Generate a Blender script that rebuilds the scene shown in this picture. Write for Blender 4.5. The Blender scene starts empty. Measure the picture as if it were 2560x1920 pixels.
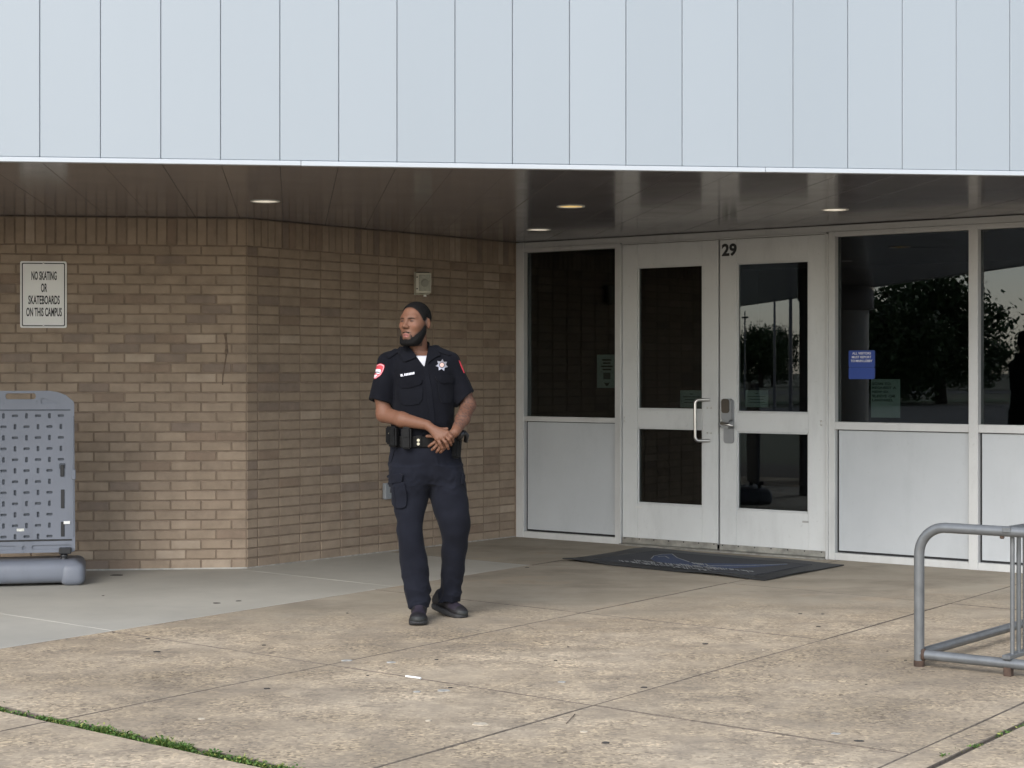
import bpy, bmesh, math, random
import numpy as np
from mathutils import Vector, Matrix
from mathutils.bvhtree import BVHTree
from mathutils.geometry import delaunay_2d_cdt

random.seed(11)
rng = np.random.default_rng(5)
R = math.radians
sc = bpy.context.scene
col = sc.collection

# ------------------------------------------------------------------ camera
F, H, VH = 4467.0, 1.38, 928.0          # focal length in photo pixels, eye height, horizon row
cam_d = bpy.data.cameras.new('camera')
cam = bpy.data.objects.new('camera', cam_d); col.objects.link(cam)
cam_d.sensor_width = 36.0
cam_d.lens = 36.0 * F / 2560.0
cam_d.shift_y = -(960 - VH) / 2560.0
cam_d.clip_start = 0.1; cam_d.clip_end = 3000
cam.location = (0, 0, H); cam.rotation_euler = (R(90), 0, 0)
sc.camera = cam

# ------------------------------------------------------------------ sky, sun, exposure
SUN_EL, SUN_AZ = R(34), R(205)          # overcast: a wide soft sun behind and left of the viewer
world = bpy.data.worlds.new('World'); sc.world = world; world.use_nodes = True
wn = world.node_tree; wn.nodes.clear()
sky = wn.nodes.new('ShaderNodeTexSky'); sky.sky_type = 'NISHITA'; sky.sun_disc = False
sky.sun_elevation = SUN_EL; sky.sun_rotation = SUN_AZ
sky.air_density = 1.0; sky.dust_density = 1.0; sky.ozone_density = 1.0
hs = wn.nodes.new('ShaderNodeHueSaturation'); hs.inputs['Saturation'].default_value = 0.55
wbg = wn.nodes.new('ShaderNodeBackground'); wbg.inputs['Strength'].default_value = 0.13
wout = wn.nodes.new('ShaderNodeOutputWorld')
wn.links.new(sky.outputs[0], hs.inputs['Color'])
wn.links.new(hs.outputs[0], wbg.inputs['Color'])
wn.links.new(wbg.outputs[0], wout.inputs['Surface'])
sun_d = bpy.data.lights.new('sun', 'SUN'); sun_d.energy = 1.0; sun_d.angle = R(40); sun_d.color = (1.0, 0.975, 0.94)
sun = bpy.data.objects.new('sun', sun_d); col.objects.link(sun)
sd = Vector((math.sin(SUN_AZ) * math.cos(SUN_EL), math.cos(SUN_AZ) * math.cos(SUN_EL), math.sin(SUN_EL)))
sun.rotation_euler = sd.to_track_quat('Z', 'Y').to_euler()
sc.view_settings.view_transform = 'Standard'; sc.view_settings.look = 'None'
sc.view_settings.exposure = 1.35; sc.view_settings.gamma = 1.0; sc.view_settings.use_curve_mapping = False
sc.cycles.max_bounces = 10; sc.cycles.transparent_max_bounces = 16
sc.cycles.caustics_reflective = False; sc.cycles.caustics_refractive = False

# ------------------------------------------------------------------ small helpers
def ground_pt(u, v, z=0.0):
    Y = F * (H - z) / (v - VH); return Vector(((u - 1280) * Y / F, Y, z))
def px(u, v, Y):                         # photo pixel at a known depth
    return Vector(((u - 1280) * Y / F, Y, H - (v - VH) * Y / F))

def tag(o, label=None, cat=None, group=None, kind=None):
    if label: o['label'] = label
    if cat: o['category'] = cat
    if group: o['group'] = group
    if kind: o['kind'] = kind
    return o
def empty(name, loc=(0, 0, 0), rz=0.0, parent=None):
    o = bpy.data.objects.new(name, None); col.objects.link(o)
    o.location = loc; o.rotation_euler = (0, 0, rz); o.empty_display_size = 0.1; o.parent = parent
    return o
def link_mesh(name, me, mat=None, parent=None, smooth=False):
    o = bpy.data.objects.new(name, me); col.objects.link(o); o.parent = parent
    if mat is not None:
        for m in (mat if isinstance(mat, (list, tuple)) else [mat]): me.materials.append(m)
    if smooth:
        me.polygons.foreach_set('use_smooth', [True] * len(me.polygons))
    return o
def from_bm(name, bm, mat=None, parent=None, smooth=False, angle=None):
    bmesh.ops.recalc_face_normals(bm, faces=bm.faces)
    me = bpy.data.meshes.new(name); bm.to_mesh(me); bm.free()
    o = link_mesh(name, me, mat, parent, smooth or angle is not None)
    if angle is not None:
        try: me.set_sharp_from_angle(angle=R(angle))
        except Exception: pass
    return o
def add_box(bm, x0, x1, y0, y1, z0, z1, bev=0.0, seg=1, mat=0):
    vs = [bm.verts.new((x, y, z)) for x in (x0, x1) for y in (y0, y1) for z in (z0, z1)]
    fs = [(0, 1, 3, 2), (4, 6, 7, 5), (0, 4, 5, 1), (2, 3, 7, 6), (0, 2, 6, 4), (1, 5, 7, 3)]
    faces = [bm.faces.new([vs[i] for i in f]) for f in fs]
    for f in faces: f.material_index = mat
    if bev > 0:
        ed = list({e for f in faces for e in f.edges})
        bmesh.ops.bevel(bm, geom=ed, offset=bev, segments=seg, affect='EDGES', profile=0.5)
def box(name, x0, x1, y0, y1, z0, z1, mat, parent=None, bev=0.0, seg=1, smooth=False):
    bm = bmesh.new(); add_box(bm, x0, x1, y0, y1, z0, z1, bev, seg)
    return from_bm(name, bm, mat, parent, angle=40 if smooth else None)
def add_tube(bm, pts, r, n=12, caps=True, mat=0):
    pts = [Vector(p) for p in pts]; rs = r if isinstance(r, (list, tuple)) else [r] * len(pts)
    rings = []; prev = None
    for i, p in enumerate(pts):
        d = (pts[min(i + 1, len(pts) - 1)] - pts[max(i - 1, 0)]).normalized()
        if prev is None:
            a = d.orthogonal().normalized()
        else:
            a = (prev - d * prev.dot(d)).normalized()
        prev = a; b = d.cross(a)
        rings.append([bm.verts.new(p + (a * math.cos(t) + b * math.sin(t)) * rs[i]) for t in [2 * math.pi * k / n for k in range(n)]])
    for i in range(len(rings) - 1):
        for k in range(n):
            f = bm.faces.new([rings[i][k], rings[i][(k + 1) % n], rings[i + 1][(k + 1) % n], rings[i + 1][k]]); f.material_index = mat
    if caps:
        for rg in (rings[0][::-1], rings[-1]):
            f = bm.faces.new(rg); f.material_index = mat
def tube(name, pts, r, mat, parent=None, n=14):
    bm = bmesh.new(); add_tube(bm, pts, r, n)
    return from_bm(name, bm, mat, parent, angle=50)
def arc(c, a, b, r, t0, t1, n=8):        # points c + r(a cos t + b sin t)
    c, a, b = Vector(c), Vector(a), Vector(b)
    return [c + a * r * math.cos(t0 + (t1 - t0) * i / n) + b * r * math.sin(t0 + (t1 - t0) * i / n) for i in range(n + 1)]
def add_lathe(bm, prof, c=(0, 0, 0), n=24, axis='Z', mat=0):
    c = Vector(c); rings = []
    for r, h in prof:
        ring = []
        for k in range(n):
            t = 2 * math.pi * k / n; ca, sa = math.cos(t) * r, math.sin(t) * r
            p = Vector((ca, sa, h)) if axis == 'Z' else Vector((ca, -h, sa))
            ring.append(bm.verts.new(c + p))
        rings.append(ring)
    for i in range(len(rings) - 1):
        for k in range(n):
            f = bm.faces.new([rings[i][k], rings[i][(k + 1) % n], rings[i + 1][(k + 1) % n], rings[i + 1][k]]); f.material_index = mat
    return rings
def extrude_poly(name, pts, y0, y1, mat, parent=None, bev=0.0, plane='XZ'):
    bm = bmesh.new()
    mk = (lambda p, y: (p[0], y, p[1])) if plane == 'XZ' else (lambda p, y: (p[0], p[1], y))
    a = [bm.verts.new(mk(p, y0)) for p in pts]; b = [bm.verts.new(mk(p, y1)) for p in pts]
    n = len(pts); bm.faces.new(a); bm.faces.new(b[::-1])
    for i in range(n): bm.faces.new([a[i], b[i], b[(i + 1) % n], a[(i + 1) % n]])
    if bev: bmesh.ops.bevel(bm, geom=[e for e in bm.edges], offset=bev, segments=1, affect='EDGES')
    return from_bm(name, bm, mat, parent)
def rrect(x0, x1, z0, z1, r, n=5):
    p = []
    for cx, cz, t in ((x1 - r, z1 - r, 0), (x0 + r, z1 - r, 90), (x0 + r, z0 + r, 180), (x1 - r, z0 + r, 270)):
        for i in range(n + 1):
            a = R(t + 90 * i / n); p.append((cx + r * math.cos(a), cz + r * math.sin(a)))
    return p
def text_obj(name, body, w, h, mat, parent, loc, bold=0.0, depth=0.0006, spacing=1.0):
    """lettering as a thin solid in the XZ plane facing -Y, fitted to a w x h box centred on loc"""
    cu = bpy.data.curves.new(name, 'FONT'); cu.body = body; cu.align_x = 'CENTER'; cu.size = 1.0
    cu.extrude = 0.01; cu.offset = bold; cu.space_line = spacing; cu.resolution_u = 3
    t = bpy.data.objects.new('tmp', cu); col.objects.link(t)
    dg = bpy.context.evaluated_depsgraph_get(); me = bpy.data.meshes.new_from_object(t.evaluated_get(dg))
    bpy.data.objects.remove(t); bpy.data.curves.remove(cu); me.name = name
    n = len(me.vertices); co = np.empty(n * 3); me.vertices.foreach_get('co', co); co = co.reshape(-1, 3)
    lo, hi = co.min(0), co.max(0); s = hi - lo
    q = np.empty_like(co)
    q[:, 0] = (co[:, 0] - (lo[0] + hi[0]) / 2) / s[0] * w
    q[:, 2] = (co[:, 1] - (lo[1] + hi[1]) / 2) / s[1] * h
    q[:, 1] = -(co[:, 2] / 0.01) * depth
    me.vertices.foreach_set('co', q.ravel()); me.update()
    o = link_mesh(name, me, mat, parent); o.location = loc
    return o

# ------------------------------------------------------------------ materials
class NT:
    def __init__(s, name):
        s.m = bpy.data.materials.new(name); s.m.use_nodes = True; s.t = s.m.node_tree
        s.b = s.t.nodes['Principled BSDF']
    def n(s, typ, **kw):
        nd = s.t.nodes.new(typ)
        for k, v in kw.items(): setattr(nd, k, v)
        return nd
    def l(s, a, b): s.t.links.new(a, b)
    def pos(s):
        g = s.n('ShaderNodeNewGeometry'); return g.outputs['Position']
    def noise(s, scale, detail=4, rough=0.55, vec=None, stretch=None):
        nd = s.n('ShaderNodeTexNoise'); nd.inputs['Scale'].default_value = scale
        nd.inputs['Detail'].default_value = detail; nd.inputs['Roughness'].default_value = rough
        v = vec if vec is not None else s.pos()
        if stretch:
            mp = s.n('ShaderNodeMapping'); mp.inputs['Scale'].default_value = stretch; s.l(v, mp.inputs['Vector']); v = mp.outputs[0]
        s.l(v, nd.inputs['Vector']); return nd.outputs['Fac']
    def ramp(s, fac, stops, interp='LINEAR'):
        r = s.n('ShaderNodeValToRGB'); r.color_ramp.interpolation = interp
        el = r.color_ramp.elements
        while len(el) < len(stops): el.new(0.5)
        for e, (p, c) in zip(el, stops):
            e.position = p; e.color = (*c, 1) if len(c) == 3 else c
        s.l(fac, r.inputs['Fac']); return r.outputs['Color']
    def mix(s, fac, a, b, mode='MIX'):
        m = s.n('ShaderNodeMix', data_type='RGBA', blend_type=mode)
        for sock, v in ((m.inputs[0], fac), (m.inputs[6], a), (m.inputs[7], b)):
            if hasattr(v, 'links') or hasattr(v, 'is_linked'): s.l(v, sock)
            else: sock.default_value = v if isinstance(v, (int, float)) else (*v, 1)[:4]
        return m.outputs[2]
    def math(s, op, a, b=0.0):
        m = s.n('ShaderNodeMath', operation=op)
        for sock, v in zip(m.inputs, (a, b)):
            if hasattr(v, 'is_linked'): s.l(v, sock)
            else: sock.default_value = v
        return m.outputs[0]
    def bump(s, h, strength=0.3, dist=0.002):
        b = s.n('ShaderNodeBump'); b.inputs['Strength'].default_value = strength; b.inputs['Distance'].default_value = dist
        s.l(h, b.inputs['Height']); s.l(b.outputs[0], s.b.inputs['Normal'])
    def set(s, color=None, rough=None, metal=None, spec=None):
        for k, v in (('Base Color', color), ('Roughness', rough), ('Metallic', metal), ('Specular IOR Level', spec)):
            if v is None: continue
            if hasattr(v, 'is_linked'): s.l(v, s.b.inputs[k])
            else: s.b.inputs[k].default_value = (*v, 1) if k == 'Base Color' else v
        return s.m
def simple(name, c, rough=0.5, metal=0.0, spec=0.5, var=0.12, scale=6.0, bump=0.0, bscale=300, grime=0.0):
    t = NT(name); n = t.noise(scale, 5)
    cc = t.ramp(n, [(0.25, tuple(x * (1 - var) for x in c)), (0.75, tuple(min(1, x * (1 + var)) for x in c))])
    if grime:                            # rubbed-in dirt and rain streaks
        g1 = t.ramp(t.noise(4.5, 7, 0.7, stretch=(1, 1, 0.28)), [(0.50, (0, 0, 0)), (0.72, (1, 1, 1))]); g2 = t.ramp(t.noise(38, 5, 0.7), [(0.60, (0, 0, 0)), (0.70, (1, 1, 1))])
        cc = t.mix(t.math('MULTIPLY', g1, grime), cc, tuple(x * .55 for x in c)); cc = t.mix(t.math('MULTIPLY', g2, grime * .6), cc, (0.16, 0.145, 0.125))
    if bump: t.bump(t.noise(bscale, 3), bump, 0.001)
    return t.set(cc, rough, metal, spec)

def brick_mat(name, c):
    t = NT(name)
    blot = t.noise(9, 5, 0.6); grain = t.noise(160, 3, 0.7); speck = t.noise(420, 2, 0.5)
    c1 = t.ramp(blot, [(0.25, tuple(x * 0.80 for x in c)), (0.75, tuple(x * 1.16 for x in c))])
    c2 = t.mix(t.math('MULTIPLY', grain, 0.35), c1, tuple(x * 0.55 for x in c))
    sp = t.ramp(speck, [(0.70, (0, 0, 0)), (0.78, (1, 1, 1))])
    c3 = t.mix(t.math('MULTIPLY', sp, 0.35), c2, (0.42, 0.36, 0.28))
    # pale washed streaks of old mortar on some bricks
    st = t.noise(3.2, 6, 0.65, stretch=(1, 1, 0.25))
    stm = t.ramp(st, [(0.60, (0, 0, 0)), (0.75, (1, 1, 1))])
    c4 = t.mix(t.math('MULTIPLY', stm, 0.22), c3, (0.38, 0.33, 0.27))
    t.bump(t.math('ADD', grain, speck), 0.5, 0.0015)
    return t.set(c4, 0.9, 0, 0.25)
BRICKS = [brick_mat('brick_%s' % n, c) for n, c in (
    ('tan', (0.340, 0.265, 0.197)), ('buff', (0.362, 0.284, 0.213)), ('taupe', (0.322, 0.251, 0.189)),
    ('brown', (0.280, 0.210, 0.157)), ('umber', (0.258, 0.201, 0.160)), ('pale', (0.415, 0.333, 0.256)))]
BW = [34, 20, 26, 6, 5, 3]
MORTAR = simple('mortar', (0.235, 0.178, 0.132), 0.95, var=0.25, scale=14, bump=0.6, bscale=220)

def concrete(name, worn=True):
    t = NT(name)
    oi = t.n('ShaderNodeObjectInfo').outputs['Random']
    p = t.pos()
    big = t.noise(0.9, 6, 0.62); mid = t.noise(5.5, 6, 0.65); fine = t.noise(75, 4, 0.7); grit = t.noise(210, 3, 0.6)
    if worn:
        tan = t.ramp(big, [(0.30, (0.294, 0.238, 0.170)), (0.5, (0.42, 0.342, 0.248)), (0.68, (0.515, 0.428, 0.320))])
        tan = t.mix(t.ramp(mid, [(0.40, (0, 0, 0)), (0.66, (0.6, 0.6, 0.6))]), tan, (0.225, 0.189, 0.150))
        # exposed aggregate: light and dark grains
        v = t.n('ShaderNodeTexVoronoi'); v.inputs['Scale'].default_value = 72; t.l(p, v.inputs['Vector'])
        gr = t.n('ShaderNodeSeparateColor'); t.l(v.outputs['Color'], gr.inputs[0])
        grain = t.ramp(gr.outputs[0], [(0.0, (0.46, 0.44, 0.42)), (0.3, (0.92, 0.90, 0.88)), (0.7, (1.06, 1.05, 1.02)), (1.0, (1.6, 1.55, 1.42))])
        cover = t.ramp(t.noise(2.4, 6, 0.7), [(0.36, (0.15, 0.15, 0.15)), (0.62, (1, 1, 1))])
        exposed = t.mix(cover, tan, t.mix(1.0, tan, grain, 'MULTIPLY'))
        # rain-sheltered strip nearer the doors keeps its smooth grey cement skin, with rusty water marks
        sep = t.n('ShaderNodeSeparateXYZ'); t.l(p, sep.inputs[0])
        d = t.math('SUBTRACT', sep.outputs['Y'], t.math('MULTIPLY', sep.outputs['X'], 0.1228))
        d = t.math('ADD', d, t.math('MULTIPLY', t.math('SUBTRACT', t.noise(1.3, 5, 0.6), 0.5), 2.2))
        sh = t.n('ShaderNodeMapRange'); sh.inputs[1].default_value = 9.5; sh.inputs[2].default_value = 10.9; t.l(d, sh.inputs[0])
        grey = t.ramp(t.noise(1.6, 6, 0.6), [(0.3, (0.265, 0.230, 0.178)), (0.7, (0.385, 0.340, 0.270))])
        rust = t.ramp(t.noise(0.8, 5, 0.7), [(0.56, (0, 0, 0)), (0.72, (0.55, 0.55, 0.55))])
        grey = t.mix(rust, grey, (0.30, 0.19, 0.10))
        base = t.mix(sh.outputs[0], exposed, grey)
        # dark soiling patches
        soil = t.ramp(t.noise(1.1, 7, 0.72, stretch=(1.0, 1.6, 1)), [(0.50, (0, 0, 0)), (0.72, (0.62, 0.62, 0.62))])
        base = t.mix(soil, base, (0.155, 0.128, 0.10))
        pale = t.ramp(t.noise(3.1, 7, 0.75, stretch=(0.6, 1.7, 1)), [(0.62, (0, 0, 0)), (0.76, (0.5, 0.5, 0.5))])
        base = t.mix(pale, base, (0.46, 0.415, 0.35))
    else:
        base = t.ramp(big, [(0.3, (0.345, 0.328, 0.286)), (0.7, (0.428, 0.408, 0.358))])
        base = t.mix(t.ramp(mid, [(0.5, (0, 0, 0)), (0.8, (0.35, 0.35, 0.35))]), base, (0.29, 0.285, 0.265))
        sw = t.noise(3, 6, 0.7, stretch=(0.5, 3, 1))
        base = t.mix(t.ramp(sw, [(0.6, (0, 0, 0)), (0.8, (0.3, 0.3, 0.3))]), base, (0.25, 0.245, 0.225))
    tone = t.n('ShaderNodeMapRange'); tone.inputs[3].default_value = 0.94; tone.inputs[4].default_value = 1.06; t.l(oi, tone.inputs[0])
    cc = t.n('ShaderNodeVectorMath', operation='SCALE'); t.l(base, cc.inputs[0]); t.l(tone.outputs[0], cc.inputs['Scale'])
    t.bump(t.math('ADD', t.math('MULTIPLY', grit, 0.6), fine), 0.55 if worn else 0.15, 0.003)
    return t.set(cc.outputs[0], 0.88 if worn else 0.78, 0, 0.3)
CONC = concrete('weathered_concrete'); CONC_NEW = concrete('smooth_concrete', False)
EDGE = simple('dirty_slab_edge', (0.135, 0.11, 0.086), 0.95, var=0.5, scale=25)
JOINT = simple('joint_dirt', (0.085, 0.070, 0.055), 0.95, var=0.4, scale=30)

def panel_paint():
    t = NT('white_metal_panel'); oi = t.n('ShaderNodeObjectInfo').outputs['Random']
    c = t.ramp(oi, [(0, (0.292, 0.326, 0.357)), (1, (0.306, 0.340, 0.371))])
    c = t.mix(t.math('MULTIPLY', t.noise(0.7, 6, 0.6, stretch=(1.5, 1.5, 0.5)), 0.30), c, (0.235, 0.265, 0.292))
    t.bump(t.noise(1.6, 3, 0.5, stretch=(1, 1, 0.5)), 0.12, 0.02)
    return t.set(c, 0.38, 0, 0.5)
PANEL = panel_paint()
TRIM = simple('white_trim', (0.42, 0.45, 0.48), 0.35, var=0.03)
def soffit_paint():
    t = NT('bronze_soffit'); oi = t.n('ShaderNodeObjectInfo').outputs['Random']
    c = t.ramp(oi, [(0, (0.170, 0.164, 0.178)), (1, (0.190, 0.183, 0.197))])
    c = t.mix(t.math('MULTIPLY', t.noise(2.5, 6, 0.65), 0.25), c, (0.20, 0.19, 0.195))
    t.bump(t.noise(0.9, 2, 0.4), 0.02, 0.02)
    t.l(t.ramp(t.noise(3, 4), [(0.3, (0.11,) * 3), (0.7, (0.17,) * 3)]), t.b.inputs['Roughness'])
    return t.set(c, None, 0, 0.5)
SOFFIT = soffit_paint()
FRAME = simple('painted_aluminium', (0.525, 0.53, 0.525), 0.38, 0.0, 0.5, var=0.05, scale=3, grime=0.30)
DOOR = simple('door_paint', (0.585, 0.60, 0.60), 0.36, 0.0, 0.5, var=0.05, scale=2, grime=0.25)
INFILL = simple('grey_infill_panel', (0.445, 0.467, 0.485), 0.45, var=0.05, scale=2.5, grime=0.16)
GASKET = simple('black_gasket', (0.012, 0.012, 0.014), 0.5)
STEEL = simple('brushed_steel', (0.55, 0.54, 0.52), 0.28, 1.0, var=0.06)
CHROME = simple('lamp_reflector', (0.80, 0.80, 0.77), 0.22, 1.0, var=0.04)
SWEEP = simple('worn_aluminium', (0.42, 0.41, 0.38), 0.42, 0.85, var=0.35, scale=14)
BLACK = simple('black_plastic', (0.014, 0.014, 0.016), 0.38, var=0.2)
DARKROOM = simple('painted_dim_lobby', (0.016, 0.016, 0.019), 0.8)  # gloom of the unlit interior put into a near-black surface colour
def glass_mat():
    m = bpy.data.materials.new('tinted_glass'); m.use_nodes = True; t = m.node_tree; t.nodes.clear()
    o = t.nodes.new('ShaderNodeOutputMaterial'); mx = t.nodes.new('ShaderNodeMixShader')
    fr = t.nodes.new('ShaderNodeFresnel'); fr.inputs['IOR'].default_value = 1.56
    tr = t.nodes.new('ShaderNodeBsdfTransparent'); tr.inputs['Color'].default_value = (0.52, 0.57, 0.57, 1)
    gl = t.nodes.new('ShaderNodeBsdfGlossy'); gl.inputs['Roughness'].default_value = 0.0; gl.inputs['Color'].default_value = (0.95, 0.97, 1, 1)
    t.links.new(fr.outputs[0], mx.inputs[0]); t.links.new(tr.outputs[0], mx.inputs[1]); t.links.new(gl.outputs[0], mx.inputs[2])
    t.links.new(mx.outputs[0], o.inputs['Surface']); return m
GLASS = glass_mat()
WHITE = simple('white_sign_paint', (0.78, 0.78, 0.76), 0.4, var=0.03)
INK = simple('black_ink', (0.012, 0.012, 0.014), 0.5)
BLUE = simple('blue_sign', (0.016, 0.052, 0.27), 0.4, var=0.05)
PAPER = simple('paper', (0.62, 0.70, 0.62), 0.8, var=0.05)
PLASTIC = simple('blue_grey_plastic', (0.165, 0.180, 0.215), 0.48, var=0.07, scale=4, bump=0.15, bscale=500, grime=0.30)
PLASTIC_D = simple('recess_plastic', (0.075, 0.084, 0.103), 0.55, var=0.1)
GALV = simple('grey_painted_pipe', (0.150, 0.158, 0.165), 0.36, 0.35, var=0.16, scale=18, bump=0.1, bscale=120, grime=0.35)
RUST = simple('rusty_foot', (0.062, 0.038, 0.027), 0.85, var=0.4, scale=40)
RUBBER = simple('black_rubber', (0.016, 0.017, 0.020), 0.6, var=0.2, scale=40, bump=0.3, bscale=250)
CARPET = simple('mat_carpet', (0.035, 0.038, 0.046), 0.95, var=0.5, scale=160, bump=0.5, bscale=200)
MATBLUE = simple('mat_blue', (0.036, 0.055, 0.115), 0.95, var=0.5, scale=150)
MATWHITE = simple('mat_white', (0.24, 0.25, 0.26), 0.95, var=0.4, scale=150)
BEIGE = simple('beige_plastic', (0.47, 0.45, 0.37), 0.45, var=0.06)
GRILLE = simple('speaker_grille', (0.27, 0.27, 0.22), 0.6, var=0.15, scale=60)
BOUNCE_LOT = simple('bounce_lot_concrete', (0.40, 0.37, 0.32), 0.9, var=0.15, scale=0.6)  # kept pale so unseen ground throws fill light under the canopy
ASPHALT = simple('asphalt', (0.062, 0.061, 0.06), 0.9, var=0.3, scale=1.5)
LAWN = simple('lawn', (0.055, 0.085, 0.028), 0.95, var=0.4, scale=1.2)
GROUNDM = simple('far_ground', (0.085, 0.088, 0.05), 0.95, var=0.3, scale=0.05)
COLUMN = simple('column_concrete', (0.36, 0.35, 0.33), 0.8, var=0.1)
BARK = simple('bark', (0.07, 0.052, 0.038), 0.9, var=0.3, scale=8)
def leaf_mat(name, a, b):
    t = NT(name); g = t.n('ShaderNodeNewGeometry')
    c = t.ramp(g.outputs['Random Per Island'], [(0, a), (1, b)]); return t.set(c, 0.6, 0, 0.3)
LEAF = leaf_mat('tree_leaves', (0.030, 0.055, 0.018), (0.075, 0.115, 0.035))
WEED = leaf_mat('weed_leaves', (0.030, 0.080, 0.014), (0.11, 0.185, 0.040))
WEEDY = leaf_mat('weed_straw', (0.20, 0.24, 0.06), (0.33, 0.33, 0.10))

# ------------------------------------------------------------------ ground
e1 = Vector((math.cos(R(-40.5)), math.sin(R(-40.5)), 0)); e2 = Vector((math.cos(R(55)), math.sin(R(55)), 0))
O2 = Vector((-0.8386, 8.38, 0))
def PQ(p, q, z=0.0): return O2 + e1 * p + e2 * q + Vector((0, 0, z))

def sheet(name, pts, mat, kind='structure', z=0):
    me = bpy.data.meshes.new(name); me.from_pydata([(p[0], p[1], z) for p in pts], [], [list(range(len(pts)))]); me.update()
    o = link_mesh(name, me, mat); tag(o, kind=kind); return o
sheet('ground', [(-900, -900), (900, -900), (900, 900), (-900, 900)], GROUNDM, z=-0.06)
sheet('parking_lot', [(-75, -70), (-22, -70), (-22, 2.0), (-30, 2.0), (-48, -3)], ASPHALT, z=-0.045)
sheet('bounce_forecourt', [(-22, -70), (70, -70), (70, 2.0), (-22, 2.0)], BOUNCE_LOT, z=-0.045)  # unseen pale ground added as a bounce surface for walls and soffit
sheet('road', [(-110, -160), (-96, -160), (-80, 120), (-94, 120)], ASPHALT, z=-0.04)
sheet('lawn', [(-80, -80), (-76, -80), (-50, 14), (-58, 14)], LAWN, z=-0.035)
pave = empty('pavement', (0, 0, 0)); tag(pave, kind='structure')
bedo = sheet('joint_bed', [tuple(PQ(-11, -6.5)), tuple(PQ(10, -6.5)), tuple(PQ(10, 9)), tuple(PQ(-11, 9))], JOINT, kind=None, z=-0.012)
bedo.parent = pave
def slab(p0, p1, q0, q1, mat, g=0.003, bev=0.0045, dz=0.0):
    """one cast slab: chamfered top edge, slightly wavering sides"""
    bm = bmesh.new()
    def edge(a, b, n):
        return [a + (b - a) * i / n for i in range(n)]
    c = [PQ(p0 + g, q0 + g), PQ(p1 - g, q0 + g), PQ(p1 - g, q1 - g), PQ(p0 + g, q1 - g)]
    cen = sum(c, Vector()) / 4
    loop = []
    for i in range(4):
        n = 10
        loop += edge(c[i], c[(i + 1) % 4], n)
    top, shoulder, bot = [], [], []
    for p in loop:
        j = Vector((random.gauss(0, .0013), random.gauss(0, .0013), 0))
        d = (cen - p).normalized()
        top.append(bm.verts.new(p + j + d * bev * random.uniform(.7, 1.6) + Vector((0, 0, dz))))
        shoulder.append(bm.verts.new(p + j + Vector((0, 0, dz - bev * 0.6))))
        bot.append(bm.verts.new(p + j + Vector((0, 0, -0.05))))
    n = len(loop)
    bm.faces.new(top)
    for a, b in ((top, shoulder), (shoulder, bot)):
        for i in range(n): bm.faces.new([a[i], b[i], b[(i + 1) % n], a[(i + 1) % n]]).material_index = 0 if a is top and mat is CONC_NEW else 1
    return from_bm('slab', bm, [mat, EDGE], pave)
# beige field
PX = [-1.70, -0.03, 1.545, 2.99, 3.125]; QX = [0.0, 2.2, 3.95, 6.2, 8.5]
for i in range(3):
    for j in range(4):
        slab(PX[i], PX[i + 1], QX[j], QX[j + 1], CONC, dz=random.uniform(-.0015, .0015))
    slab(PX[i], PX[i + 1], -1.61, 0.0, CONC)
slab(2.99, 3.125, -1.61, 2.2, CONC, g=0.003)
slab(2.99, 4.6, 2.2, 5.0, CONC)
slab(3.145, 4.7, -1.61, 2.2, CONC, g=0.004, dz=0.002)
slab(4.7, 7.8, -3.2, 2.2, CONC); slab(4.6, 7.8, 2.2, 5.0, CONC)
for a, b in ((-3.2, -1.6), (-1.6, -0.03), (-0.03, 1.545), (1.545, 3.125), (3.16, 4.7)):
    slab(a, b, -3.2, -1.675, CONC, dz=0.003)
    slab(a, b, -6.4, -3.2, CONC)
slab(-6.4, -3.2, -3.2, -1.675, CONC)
# smooth grey walk along the wall
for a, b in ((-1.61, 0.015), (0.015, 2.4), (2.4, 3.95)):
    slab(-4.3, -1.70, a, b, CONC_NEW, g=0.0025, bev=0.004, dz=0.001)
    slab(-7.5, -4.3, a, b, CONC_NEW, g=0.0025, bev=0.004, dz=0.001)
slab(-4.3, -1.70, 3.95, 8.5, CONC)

# ------------------------------------------------------------------ brick walls
C1 = Vector((-1.855, 12.5, 0)); C2 = Vector((0.0267, 14.89, 0))
MOD, CRS, NCR, SOL = 0.21, 0.0684, 33, 0.0688
def brick_mesh(l, h, d=0.09, c=0.003):
    me = bpy.data.meshes.new('brick')
    f = lambda i, y: [(-l / 2 + i, y, -h / 2 + i), (l / 2 - i, y, -h / 2 + i), (l / 2 - i, y, h / 2 - i), (-l / 2 + i, y, h / 2 - i)]
    V = f(c, 0) + f(0, c) + f(0, d); Fc = [(0, 1, 2, 3)]
    for a in (0, 4): Fc += [(a + i, a + 4 + i, a + 4 + (i + 1) % 4, a + (i + 1) % 4) for i in range(4)]
    me.from_pydata(V, [], Fc); me.update()
    me.materials.append(BRICKS[0]); return me
BM = {}
def get_brick(l, h):
    k = (round(l, 4), round(h, 4))
    if k not in BM: BM[k] = brick_mesh(*k)
    return BM[k]
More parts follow.
